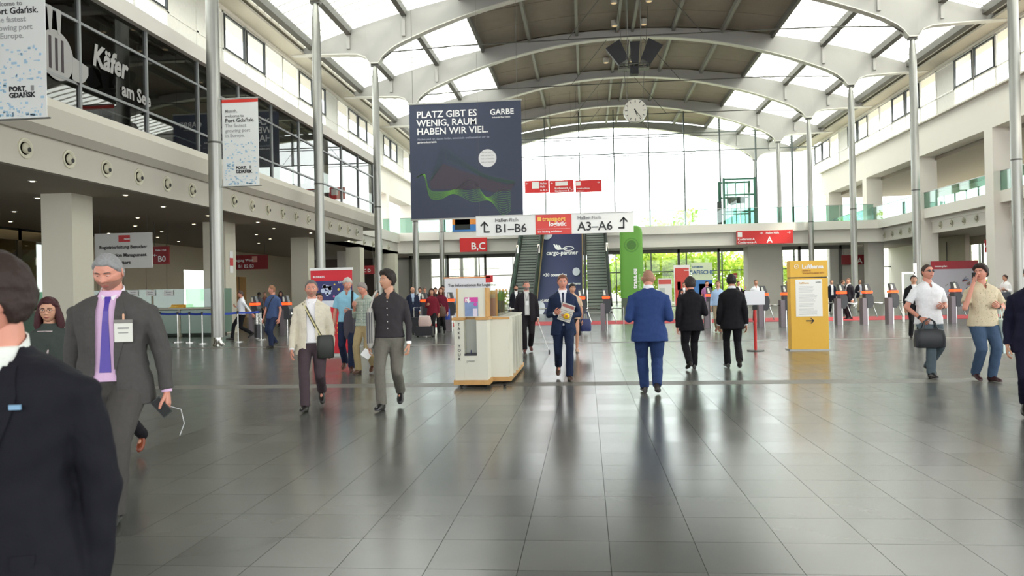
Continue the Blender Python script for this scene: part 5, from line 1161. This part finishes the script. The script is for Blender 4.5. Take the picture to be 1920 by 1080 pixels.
def place_bag(name, label, p, w, h, d, col, rz=0, handle=.14, cat='bag', soft=True):
    t = thing(name, label, cat, p, rz); R = []
    for z, k in ((-h, .9), (-h*.95, 1.0), (-h*.5, 1.02), (-h*.06, .93), (0, .8)): R.append([Vector((w/2*k*(abs(math.cos(q))**.5)*(1 if math.cos(q) > 0 else -1), d/2*k*(abs(math.sin(q))**.5)*(1 if math.sin(q) > 0 else -1), z)) for q in [2*PI*i/16+.01 for i in range(16)]])
    MB().rings(R).build('body', [M(col, .5, var=.12)], t, smooth=True)
    if handle:
        for sy in (-1, 1): MB().tube([(-w*.25, sy*d*.3, -.02), (-w*.16, sy*d*.15, handle*.7), (0, 0, handle), (w*.16, sy*d*.15, handle*.7), (w*.25, sy*d*.3, -.02)], .01, 6).build('handle', [M(col, .5, var=.1)], t, smooth=True)
    return t

# 1 foreground man, lower left
P1 = person('man in navy suit with brown hair, cut by the left photo edge in the foreground', -1.64, 2.02, rz=10, H=1.66, top='jacket', topc='17171f', shirtc='dfe3dc', bottomc='17171f', hair='thick', hairc='2b1c16', look=(-52, -2), cuffs=False, arms=(('custom', ((.055, .03, -.31), (-.01, -.02, -.30))), ('down', -.1)), stride=(.3, 1), skin=SKINR, build=1.2, vdepth=1.16)
q = P1['front'](.115, 1.36, .014); local(P1, 'lapel_pin', MB().box(q.x-.016, q.x+.016, q.y-.004, q.y+.004, q.z-.007, q.z+.007), [M('7fa6c4', .4, var=0)])
# 2 grey suit man
P2 = person('grey-haired man in grey suit, purple tie and badge, looking down', X_(211, 5.1), 5.1, rz=14, H=1.90, top='jacket', topc='4b4947', shirtc='d9b6d6', bottomc='4b4845', tie='4c3a9c', hair='short', hairc='8c8c8c', look=(-6, 22), collarc='e6e2ea', arms=(('custom', ((.085, .02, -.295), (.03, -.03, -.25))), ('down', .15)), stride=(.48, 1), skin=SKINR, build=1.2, belly=.02, beard='a87a68', vdepth=1.04, open_=True, brow='5a4a42')
q = P2['front'](.118, 1.27, .02); bd = MB().box(q.x-.055, q.x+.055, q.y-.006, q.y, q.z-.075, q.z+.045); local(P2, 'badge', bd, [M('dcdcd2', .4, var=.02)])
local(P2, 'badge_header', MB().box(q.x-.057, q.x+.057, q.y-.008, q.y-.005, q.z+.045, q.z+.068), [M('77736c', .4)]); local(P2, 'badge_clip', MB().tube([(q.x, q.y, q.z+.06), (q.x, q.y, q.z+.10)], .007, 8), [M('d0a080', .3)])
local(P2, 'badge_print', MB().box(q.x-.035, q.x+.035, q.y-.008, q.y-.006, q.z+.008, q.z+.018).box(q.x-.03, q.x+.03, q.y-.008, q.y-.006, q.z-.02, q.z-.014), [GREYT])
w = P2['W'](P2['wr'][1]+Vector((-.02, -.05, -.10))); t = thing('mobile_phone', 'black mobile phone in the hand of the grey suited man', 'phone', w, .3); MB().box(-.07, .07, -.008, .008, -.036, .036, 0, Matrix.Rotation(.9, 4, 'Y')).build('body', [M('15201c', .25)], t); MB().box(-.062, .062, -.0095, -.008, -.031, .031, 0, Matrix.Rotation(.9, 4, 'Y')).build('screen', [BLACK], t)
MB().tube([(.06, 0, .0), (.13, -.02, -.02), (.15, -.02, -.12), (.12, -.02, -.2)], .003, 5).build('cable', [M('c9c9c9', .4)], t)
# 3 woman behind him, 4 hidden walker
P3 = person('woman with dark red hair and glasses behind the grey suited man', X_(92, 6.3), 6.3, rz=12, H=1.57, top='coat', topc='3d4440', hair='long', hairc='3a0f14', bottomc='1b1b1f', look=(10, 4), stride=(.3, 1), skin=SKIN)
zs = P3['zs']; gl = MB()
for sx in (-1, 1):
    for k in range(16): a0, a1 = 2*PI*k/16, 2*PI*(k+1)/16; gl.tube([P3['HM'] @ Vector((sx*.031+.023*math.cos(a0), -.094, .004+.017*math.sin(a0))), P3['HM'] @ Vector((sx*.031+.023*math.cos(a1), -.094, .004+.017*math.sin(a1)))], .0018, 5)
    gl.tube([P3['HM'] @ Vector((sx*.054, -.092, .008)), P3['HM'] @ Vector((sx*.08, .0, .005))], .0018, 5)
local(P3, 'glasses', gl, [M('4a2a24', .4)]); q = P3['front'](0, 1.3, .006); local(P3, 'blouse_front', MB().prism([P3['front'](-.07, 1.46, .006), P3['front'](.07, 1.46, .006), P3['front'](.05, 1.25, .006), P3['front'](.02, 1.1, .006), P3['front'](-.02, 1.1, .006), P3['front'](-.05, 1.25, .006)], (0, .004, 0)), [M('b9a8a8', .7, var=.3, scale=40)])
P4 = person('walker in black trousers and orange-brown shoes hidden behind the grey suited man', X_(228, 6.9), 6.9, rz=8, H=1.52, top='coat', topc='1c1c20', bottomc='1b1a1f', shoec='7a3a22', hair='short', stride=(.55, -1), flare=.0)
# 5 cream jacket
P5 = person('man in cream jacket with black shoulder bag and striped strap', X_(585, 9.95), 9.95, rz=14, H=1.77, top='jacket', topc='d8d0bc', shirtc='f0eef0', bottomc='4c4045', belt='2a2020', hair='crop', hairc='6a6460', look=(4, 0), arms=(('down', .1), ('down', -.25)), stride=(.55, -1), skin=SKINR, build=1.04, belly=.015, beard='a8806e', vdepth=1.0, open_=True)
st_, pts = body_strap(P5, 1, .98, M('5f5a44', .7, var=.3), 'strap', .02); A = MB()
for a, b in zip(pts[:-1], pts[1:]): v = (b-a).normalized().cross(Vector((0, 1, 0))).normalized()*.006; A.prism([a+v, a-v, b-v, b+v], (0, -.004, 0))
local(P5, 'strap_stripe', A, [M('d9cf9a', .7)])
w = P5['W'](Vector((.185, -.14, .99))); place_bag('shoulder_bag', 'black leather shoulder bag at the hip of the man in cream', w, .22, .30, .12, '22241f', rz=math.radians(20), handle=0)
# 6 dark suit man behind cream
P6 = person('dark suited man half hidden behind the man in the cream jacket', X_(598, 14.9), 14.9, rz=0, H=1.60, top='jacket', topc='16161a', hair='short', hairc='2a1d16', bottomc='16161a', stride=(.5, 1), look=(30, 0), skin=SKINR)
# 7 blue polo with jacket over arm
P7 = person('grey-haired man in light blue polo shirt and jeans carrying a jacket', X_(652, 14.9), 14.9, rz=10, H=1.92, top='polo', topc='8fc3d8', sleeve='short', bottomc='232c44', belt='1b1b1e', shoec='5a3528', hair='short', hairc='b9b6ae', look=(12, 28), arms=(('belly', .03), ('down', -.05)), stride=(.3, 1), skin=SKINR, hem=.94)
w = P7['wr'][1]; cl = MB()
R = []
for z, hw, hd in ((.03, .05, .04), (-.02, .09, .06), (-.12, .11, .06), (-.28, .115, .055), (-.42, .10, .045), (-.5, .07, .03)): R.append([w+Vector((-.02+.03*z+hw*math.cos(q), -.03+hd*math.sin(q)*(1+.25*math.sin(5*q)), z)) for q in [2*PI*i/20 for i in range(20)]])
cw = MB().rings([[P7['M'] @ p for p in r_] for r_ in R]).build('carried_jacket', [fabric('4f4a52', 30)], smooth=True); tag(cw, 'dark grey jacket draped over the arm of the man in light blue', 'jacket')
strap(P7, [(.10, -.13, P7['zs'](1.2)), (.105, -.135, P7['zs'](1.36)), (.10, -.05, P7['zs'](1.50))], BLACK)
# 8 plaid shirt
P8 = person('man in pale checked shirt and beige trousers beside the light blue polo', X_(684, 14.35), 14.35, rz=-8, H=1.80, top='shirt', topc='a9b2a4', sleeve='rolled', bottomc='a6946e', belt='4a2c1e', shoec='50301f', hair='short', hairc='8a827c', look=(-18, 24), arms=(('down', .1), ('bent', .12)), stride=(.3, -1), skin=SKINR, belly=.01)
ck = MB(); zsf = P8['zs']
for k in range(9):
    z = 1.0+.055*k
    for a, b in zip([-.15+.03*i for i in range(10)], [-.12+.03*i for i in range(10)]): ck.prism([P8['front'](a, z, .002), P8['front'](b, z, .002), P8['front'](b, z+.006, .002), P8['front'](a, z+.006, .002)], (0, .002, 0))
for i in range(9):
    x = -.14+.035*i
    for k in range(12): z = .98+.04*k; ck.prism([P8['front'](x, z, .002), P8['front'](x+.005, z, .002), P8['front'](x+.005, z+.04, .002), P8['front'](x, z+.04, .002)], (0, .002, 0))
local(P8, 'check_lines', ck, [M('6f7d78', .8)])
# 9 dark shirt
P9 = person('young man in charcoal shirt and grey trousers with striped tote bag', X_(730, 10.0), 10.0, rz=4, H=1.86, top='shirt', topc='393538', sleeve='long', bottomc='6e6b62', shoec='17171a', hair='thick', hairc='211813', look=(-48, -4), arms=(('down', -.10), ('down', .05)), stride=(.45, -1), skin=SKIN, build=1.06, hem=.94)
w = P9['wr'][1]; local(P9, 'wristwatch', MB().tube([w+Vector((0, 0, .005)), w+Vector((0, .003, .035))], .037, 14, 0, False), [M('c9c9c4', .3, .6)])
bagp = P9['W'](Vector((-.235, -.03, 1.27))); t = thing('tote_bag', 'striped grey tote bag on the shoulder of the man in charcoal', 'bag', bagp, math.radians(10)); TB = M('b9b6ae', .8, var=.1)
R = []
for z, hw, hd in ((0, .035, .11), (-.15, .055, .15), (-.35, .06, .16), (-.48, .05, .15), (-.52, .03, .12)): R.append([Vector((hw*math.cos(q), hd*math.sin(q), z)) for q in [2*PI*i/20 for i in range(20)]])
MB().rings(R).build('body', [TB], t, smooth=True); sp = MB()
for x in (-.03, .0, .03): sp.box(x-.006, x+.006, -.165, -.15, -.45, -.05)
sp.build('stripe', [M('55555a', .8)], t)
for sy in (-1, 1): MB().tube([(0, sy*.08, -.02), (.05, sy*.05, .16), (.09, sy*.04, .225)], .012, 6).build('handle', [TB], t)
w = P9['W'](P9['wr'][-1]+Vector((-.03, -.06, -.12))); t = thing('paper_sheet', 'white folded paper in the hand of the man in charcoal', 'paper', w, .3); MB().box(-.06, .06, -.003, .003, -.05, .05, 0, Matrix.Rotation(.6, 4, 'Y')).build('sheet', [SIGNW], t); MB().box(-.06, .06, .003, .006, -.045, .055, 0, Matrix.Rotation(.7, 4, 'Y')).build('sheet', [SIGNW], t)
# 10 navy suit with newspaper
P10 = person('man in navy suit carrying a newspaper and a yellow item', X_(1056, 13.1), 13.1, rz=4, H=1.83, top='jacket', topc='1f2b45', shirtc='eef0f4', bottomc='1c2740', tie='1b2340', hair='short', hairc='6b4430', look=(2, 4), arms=(('belly', .0), ('bent', -.02)), stride=(.55, 1), skin=SKINR, build=.98, vdepth=1.06, shoec='4a3328', open_=False)
w = P10['W'](P10['wr'][1]+Vector((-.03, -.05, .06))); t = thing('newspaper', 'folded newspaper held by the man in the navy suit', 'newspaper', w, .1); T_ = Matrix.Rotation(.35, 4, 'Y'); MB().box(-.11, .11, -.015, .015, -.15, .15, 0, T_).build('pages', [M('c9c7bf', .8, var=.05)], t); MB().box(-.10, .10, -.017, -.015, .08, .13, 0, T_).build('headline', [M('a0605a', .8, var=0)], t)
for k in range(6): MB().box(-.10, .10, -.017, -.015, -.13+.03*k, -.12+.03*k, 0, T_).build('printed_line', [M('8a8a86', .8, var=0)], t)
w2 = P10['W'](P10['wr'][1]+Vector((-.03, -.10, .0))); t = thing('yellow_item', 'small round yellow item in the hand of the navy suited man', 'item', w2); MB().ell((0, 0, 0), (.055, .05, .05), 14, 10).build('body', [M('e8c01c', .4)], t, smooth=True); MB().disk((.0, -.052, 0), .022, 'y', 12, 0, .006).build('centre', [M('b8661c', .4)], t)
# 11 woman behind him
P11 = person('woman with tied dark hair in pale top behind the navy suited man', X_(1074, 18.8), 18.8, rz=6, H=1.70, top='tee', topc='c9ad92', sleeve='short', bottom='skirt', bottomc='18181c', hair='pony', hairc='1d1614', look=(8, 5), stride=(.3, 1), shoec='c9a48c')
place_bag('handbag', 'navy and white handbag beside the navy suited man', P11['W'](P11['wr'][1]+Vector((.08, 0, .02))), .26, .30, .12, '2a3566', handle=.2)
# 12 cane man
P12 = person('older bearded man in black jacket with white cane and badge', X_(988, 18.9), 18.9, rz=8, H=1.80, top='jacket', topc='221e22', shirtc='cfcdc9', bottomc='1e1a1d', hair='crop', hairc='5a5048', look=(4, 2), arms=(('down', -.1), ('down', .1)), stride=(.3, -1), skin=SKINR, build=1.12, belly=.04, beard='8f8680', vdepth=.98, open_=True, shoec='5a2f2a')
q = P12['front'](.0, 1.24, .02); local(P12, 'badge', MB().box(q.x-.04, q.x+.04, q.y-.004, q.y, q.z-.05, q.z+.05), [SIGNW]); local(P12, 'lanyard', MB().tube([(q.x, q.y, q.z+.05), (-.05, q.y+.06, P12['zs'](1.48))], .004, 5).tube([(q.x, q.y, q.z+.05), (.05, q.y+.06, P12['zs'](1.48))], .004, 5), [DGREY])
w = P12['W'](P12['wr'][1]+Vector((.0, -.04, -.08))); f = PZ(1030, 662); t = thing('white_cane', 'long white cane held by the bearded man', 'cane', (0, 0, 0)); MB().tube([w+Vector((-.02, 0, .06)), w, f+Vector((0, 0, .02))], [.014, .011, .010], 8).build('shaft', [SIGNW], t); MB().tube([w+Vector((-.03, 0, .09)), w], .014, 8).build('grip', [BLACK], t); MB().tube([f+Vector((0, 0, .06)), f+Vector((0, 0, .012))], .016, 8).build('tip', [DGREY], t)
# 13 blue suit from behind
P13 = person('bald man in bright blue suit walking away, seen from behind', X_(1217, 11.1), 11.1, rz=178, H=1.82, top='jacket', topc='2b4070', shirtc='e6e8ee', bottomc='273a64', hair='shaved', hairc='a0755f', look=(-6, 2), arms=(('bent', .0), ('bent', -.04)), stride=(.3, 1), skin=SKINR, build=1.22, belly=.03, shoec='221a1c')
P14 = person('man in black suit walking away just right of the blue suit', X_(1296, 14.3), 14.3, rz=184, H=1.73, top='jacket', topc='17151a', shirtc='17151a', bottomc='17151a', hair='thick', hairc='2c211c', look=(0, 4), arms=(('down', .1), ('bent', .0)), stride=(.35, -1), skin=SKINR, build=1.1)
P15 = person('slim man in black suit walking away left of the red sign post', X_(1373, 14.4), 14.4, rz=176, H=1.79, top='jacket', topc='151418', shirtc='e0e0e4', bottomc='151418', hair='short', hairc='17120f', look=(0, 2), arms=(('down', -.05), ('down', .15)), stride=(.45, 1), skin=SKIN2, build=.98)
# 16 white polo
P16 = person('man in white polo shirt and sunglasses holding a dark bag', X_(1741, 12.9), 12.9, rz=6, H=1.84, top='polo', topc='eeeef0', sleeve='short', bottomc='56636a', shoec='221c1c', hair='crop', hairc='3a2a20', look=(10, -10), arms=(('custom', ((.10, .05, -.27), (-.16, -.20, -.0))), ('custom', ((-.12, .04, -.27), (.13, -.17, -.17)))), stride=(.35, -1), skin=SKINR, build=1.1, belly=.015)
sg = MB()
for sx in (-1, 1): sg.ell((0, 0, 0), (.026, .008, .018), 14, 8, 0, P16['HM'] @ Matrix.Translation((sx*.031, -.094, .006))); sg.tube([P16['HM'] @ Vector((sx*.055, -.092, .01)), P16['HM'] @ Vector((sx*.081, .0, .006))], .003, 5)
local(P16, 'sunglasses', sg, [M('141416', .15)], True)
w = P16['W'](P16['wr'][-1]+Vector((.06, -.13, -.16))); place_bag('holdall', 'dark grey leather holdall carried by the man in the white polo', w, .44, .29, .2, '26292c', rz=math.radians(-6), handle=.17)
for sg_ in (1, -1): w = P16['wr'][sg_]; dv = (P16['el'][sg_]-w).normalized(); local(P16, 'wristband', MB().tube([w+dv*.01, w+dv*.035], .033, 12, 0, False), [BLACK])
# 17 tan polo
P17 = person('man in beige dotted polo and faded jeans talking on a phone', X_(1843, 12.3), 12.3, rz=2, H=1.79, top='polo', topc='cfc1a4', sleeve='short', bottomc='41546c', shoec='3a1c1e', hair='thick', hairc='2f2019', look=(-52, -6), arms=(('custom', ((.12, .04, -.27), (-.17, -.19, .03))), ('phone', 0)), stride=(.15, 1), skin=SKINR, build=1.14, belly=.02)
dt = MB(); rs = random.Random(2)
for k in range(110):
    x = rs.uniform(-.16, .16); z = rs.uniform(.92, 1.42); q = P17['front'](x, z, .002); dt.box(q.x-.004, q.x+.004, q.y, q.y+.003, q.z-.003, q.z+.003)
local(P17, 'printed_dots', dt, [M('8a7a58', .8)]); w = P17['wr'][1]; dv = (P17['el'][1]-w).normalized(); local(P17, 'wristwatch', MB().tube([w+dv*.0, w+dv*.035], .034, 12, 0, False), [BLACK])
w = P17['W'](P17['wr'][-1]+Vector((.0, .01, .05))); t = thing('mobile_phone', 'dark mobile phone held to the ear of the man in beige', 'phone', w, .2); MB().box(-.008, .008, -.035, .035, -.07, .07).build('body', [BLACK], t); MB().box(.008, .0095, -.03, .03, -.06, .06).build('screen', [DGREY], t)
w = P17['W'](P17['wr'][1]+Vector((.09, .12, -.10)))
for i, (dx, c, lb) in enumerate(((0, 'cfe0da', 'pale green paper carrier bag hanging from the arm of the man in beige'), (.14, 'e8e6e2', 'white paper carrier bag beside the pale green one'))):
    t = thing('carrier_bag', lb, 'bag', (w.x+dx, w.y+.1*i, w.z-.1), .2, group='carrier bags'); MB().add([(-.07, -.14, 0), (.07, -.14, 0), (.07, .14, 0), (-.07, .14, 0), (-.08, -.15, -.5+.1*i), (.08, -.15, -.5+.1*i), (.08, .15, -.5+.1*i), (-.08, .15, -.5+.1*i)], [(0, 3, 2, 1), (4, 5, 6, 7), (0, 1, 5, 4), (2, 3, 7, 6), (1, 2, 6, 5), (3, 0, 4, 7)]).build('body', [M(c, .7, var=.03)], t)
    for sx in (-1, 1): MB().tube([(sx*.03, -.07, 0), (sx*.02, -.03, .2), (sx*.02, .03, .2), (sx*.03, .07, 0)], .008, 6).build('handle', [M(c, .7)], t)
# 18 right edge
P18 = person('person in dark navy coat cut off by the right photo edge', X_(1938, 8.9), 8.9, rz=-25, H=1.74, top='jacket', topc='15142a', shirtc='15142a', bottomc='15142a', hair='short', hairc='1c1512', arms=(('down', .1), ('down', .05)), stride=(.35, 1), build=1.05, cuffs=False)
# left background
P20 = person('man in white shirt and black trousers pulling a case by the left counters', X_(453, 25.9), 25.9, rz=-52, H=1.78, top='shirt', topc='e9e9ee', sleeve='long', bottomc='19181c', hair='short', hairc='4a3a32', look=(-6, 4), arms=(('custom', ((.06, .16, -.25), (.03, .14, -.20))), ('bent', .05)), stride=(.6, -1), skin=SKINR)
w = P20['W'](Vector((.12, .55, .5))); t = thing('trolley_case', 'small dark trolley case pulled by the man in the white shirt', 'suitcase', (w.x, w.y, 0), -.9); MB().box(-.17, .17, -.1, .12, .05, .52).build('body', [M('3a3a40', .5)], t); MB().tube([(-.08, .1, .5), (-.08, -.05, .95), (.08, -.05, .95), (.08, .1, .5)], .012, 6).build('pull_handle', [CHROME], t)
for sx in (-1, 1): MB().tube([(sx*.14, .1, .03), (sx*.16, .1, .03)], .028, 8).build('wheel', [BLACK], t)
P21 = person('man in blue T-shirt and jeans with a cross strap by the turnstiles', X_(512, 21.6), 21.6, rz=-18, H=1.86, top='tee', topc='44567c', sleeve='short', bottomc='26304a', hair='short', hairc='8a5f42', look=(-35, 0), arms=(('down', -.05), ('down', -.1)), stride=(.35, 1), skin=SKINR, build=1.1)
body_strap(P21, -1, 1.0, BLACK, 'strap', .014)
BG = [ # px, y_head, Y, rz, H, kw, label
 (486, 38, 180, 1.74, dict(top='shirt', topc='6f6d70', bottomc='1c1c20', hairc='1c1614'), 'man in grey shirt standing with his back turned near the brown door'),
 (497, 39.5, 10, 1.76, dict(top='shirt', topc='8a5a52', bottomc='2a2a30', hair='short', hairc='6a4a3a'), 'man in dull red shirt beside the grey shirted man near the brown door'),
 (527, 36, 0, 1.75, dict(top='coat', topc='3a3550', bottomc='1c1c20', hair='long', hairc='2a1a18'), 'woman with dark hair behind the man in the blue T-shirt'),
 (607, 22.5, 0, 1.66, dict(top='coat', topc='222228', bottomc='1c1c20', hair='short', hairc='3a2a20'), 'person in black coat glimpsed behind the red roll-up banner'),
 (706, 24, 0, 1.66, dict(top='coat', topc='2a2426', bottomc='1c1c20', hair='short', hairc='1c1512'), 'dark haired person between the checked shirt and the charcoal shirt'),
 (774, 28.7, 18, 1.80, dict(top='jacket', topc='20263a', shirtc='a9bcd0', bottomc='1c1e28', hair='bald', look=(0, 18), stride=(.3, 1)), 'bald older man in dark suit with hand luggage near the kiosk'),
 (788, 34, 0, 1.78, dict(top='jacket', topc='2a2430', bottomc='1c1e28', hairc='3a261c'), 'man in dark suit directly behind the bald older man'),
 (797, 37, 0, 1.80, dict(top='jacket', topc='383c44', bottomc='1c1e28', hairc='4a3a32'), 'taller man in grey suit behind the left turnstile pair'),
 (810, 26.5, 2, 1.70, dict(top='coat', topc='701c2a', bottomc='18161a', hair='long', hairc='3a2218', stride=(.4, 1)), 'woman in dark red jacket walking on the left of the pair'),
 (827, 27.3, 2, 1.73, dict(top='coat', topc='641a2c', bottomc='18161a', hair='long', hairc='5a3420', stride=(.35, -1)), 'woman in dark red jacket walking on the right of the pair'),
 (817, 30.5, 0, 1.74, dict(top='coat', topc='222026', bottomc='18161a', hair='short', hairc='2a1c16'), 'person in black between the two women in red'),
 (831, 32.5, 0, 1.84, dict(top='jacket', topc='1a1a20', bottomc='18161a', hairc='1c1512'), 'tall dark haired man behind the right woman in red'),
 (851, 36, 0, 1.74, dict(top='coat', topc='1c1e22', bottomc='7f868a', hairc='1c1512'), 'man in black top and grey trousers at the second turnstile'),
 (968, 31, 6, 1.78, dict(top='jacket', topc='1a1b22', bottomc='1a1b22', hairc='1c1512', beard='2a201c'), 'young bearded man in black suit behind the man with the cane'),
 (1283, 37, 0, 1.78, dict(top='jacket', topc='2a2a30', bottomc='2a2a30', hairc='2a1c16', arms=(('bent', .2), ('bent', .1))), 'man in dark suit between the blue suit and the black suit'),
 (1326, 36.5, 6, 1.82, dict(top='polo', topc='a878a8', bottomc='8a8684', hairc='3a261c'), 'man in purple polo shirt between the two black suits'),
 (1347, 26, -14, 1.76, dict(top='shirt', topc='a8c0e0', bottomc='9a8a72', hairc='7a5a40', shoec='6a3a28', stride=(.35, 1)), 'man in light blue shirt and beige trousers left of the slim black suit'),
 (1377, 40, 4, 1.66, dict(top='tee', topc='6a5048', bottomc='2a2a30', hair='long', hairc='5a3c2a'), 'woman in brown top behind the slim man in black'),
 (1385, 38, 30, 1.80, dict(top='jacket', topc='222226', bottomc='222226', hair='crop', hairc='3a2a20', arms=(('front', .25), ('down', 0))), 'man in black jacket raising his hand right of the slim black suit'),
 (1418, 33, 2, 1.80, dict(top='shirt', topc='eceef2', bottomc='1e1a1e', hair='crop', hairc='5a4434'), 'man in white shirt standing behind the blank sign board'),
 (1478, 33, 20, 1.74, dict(top='coat', topc='1c1e22', bottomc='2a2a30', hair='short', hairc='8a8684'), 'person in black half hidden by the yellow totem'),
 (1560, 43, 0, 1.78, dict(top='jacket', topc='1c2434', shirtc='f0f0f0', bottomc='1c1c22', hair='crop', hairc='6a5040', open_=True), 'man in dark jacket and white shirt right of the yellow totem'),
 (1581, 41, 60, 1.76, dict(top='jacket', topc='3a3a34', shirtc='f0f0f0', bottomc='22222a', hairc='5a4434'), 'man in olive jacket behind the first right turnstile'),
 (1592, 34.5, -70, 1.80, dict(top='jacket', topc='24232a', bottomc='222028', hair='crop', hairc='6a4c3c', build=1.15, belly=.04), 'heavy man in black suit in profile between the right turnstiles'),
 (1613, 43, 4, 1.76, dict(top='jacket', topc='1e1e28', shirtc='c8ccd8', bottomc='a89a80', hair='crop', hairc='6a5040', open_=True), 'man in dark jacket and beige trousers at the right column'),
 (1714, 22, -10, 1.74, dict(top='jacket', topc='1a191c', bottomc='1a191c', hair='short', hairc='2a1c16'), 'man in black half hidden behind the white polo shirt'),
 (1886, 33, -70, 1.78, dict(top='shirt', topc='e8e6e4', bottomc='b5a890', hair='pony', hairc='3a2218', arms=(('bent', .0), ('bent', .0))), 'woman in white top with dark bag near the right photo edge'),
]
for px_, Y, rz_, H, kw, lb in BG:
    kw = dict(kw); kw.setdefault('sleeve', 'rolled' if kw['top'] == 'shirt' else 'short' if kw['top'] in ('polo', 'tee') else 'long')
    kw.setdefault('arms', (('down', random.uniform(-.15, .15)), ('bent' if random.random() < .4 else 'down', random.uniform(-.05, .05))))
    person(lb, X_(px_, Y, 570), Y, rz=rz_, H=H, **kw)
def lug(px_, Y, w, h, col, lb, nm='suitcase'):
    t = thing(nm, lb, 'suitcase', (X_(px_, Y, 610), Y, 0)); MB().box(-w/2, w/2, -.13, .13, .05, h).build('body', [M(col, .5, var=.1)], t); MB().tube([(-w*.3, 0, h), (-w*.3, 0, h+.35), (w*.3, 0, h+.35), (w*.3, 0, h)], .012, 6).build('pull_handle', [CHROME], t)
    for sx in (-1, 1): MB().tube([(sx*w*.4, .05, .03), (sx*w*.45, .05, .03)], .03, 8).build('wheel', [BLACK], t)
lug(783, 27.6, .42, .62, '1c1c22', 'black suitcase standing in front of the bald older man'); lug(796, 25.9, .6, .36, '16161c', 'low black trolley bag with a patterned bag on top')
place_bag('carry_bag', 'white and red patterned bag on the low black trolley bag', (X_(797, 25.9, 600), 25.85, .70), .42, .33, .2, 'c9b0a8', handle=0)
place_bag('handbag', 'brown leather handbag carried by the right woman in red', (X_(823, 26.6, 590), 26.75, 1.0), .42, .34, .16, '5a4030', handle=.12)
place_bag('handbag', 'orange brown handbag carried between the two women in red', (X_(817, 26.6, 585), 26.95, 1.02), .24, .3, .12, '9a5a2a', handle=.12)
place_bag('handbag', 'dark shoulder bag of the woman in white near the right edge', (X_(1886, 32.6, 555), 32.65, 1.05), .42, .3, .16, '1c2230', handle=.1)
place_bag('carry_bag', 'blue and white bag beside the right woman in red', (X_(839, 27.6, 590), 27.5, .92), .22, .4, .14, '3a56b0', handle=.12)

# small pieces become sub-parts of the part they sit on
SUB = {'screen': 'scanner_head', 'hour_mark': 'face', 'hour_hand': 'face', 'minute_hand': 'face', 'handle': 'body', 'outlet': 'ball', 'stripe': 'body', 'badge_print': 'badge', 'badge_header': 'badge', 'badge_clip': 'badge',
       'lapel': 'jacket', 'pocket_flap': 'jacket', 'button': ('jacket', 'shirt'), 'placket': 'shirt', 'lapel_pin': 'jacket', 'arrow': 'board', 'lettering': ('board', 'banner_cloth', 'slope_cover', 'cloth'), 'door_handle': 'door', 'strap_stripe': 'strap', 'stiffener': 'web', 'printed_spot': ('cover', 'cloth')}
kids = {}
for o in COL.objects:
    if o.parent is not None: kids.setdefault(o.parent.name, []).append(o)
for par, ch in kids.items():
    if bpy.data.objects[par].parent is not None: continue
    by = {}
    for c in ch: by.setdefault(c.name.split('.')[0], []).append(c)
    for c in ch:
        tg = SUB.get(c.name.split('.')[0])
        if not tg: continue
        for q in ((tg,) if isinstance(tg, str) else tg):
            if len(by.get(q, ())) == 1 and by[q][0].location.length < 1e-6 and by[q][0] is not c: c.parent = by[q][0]; break
bpy.data.scenes.remove(TMP)
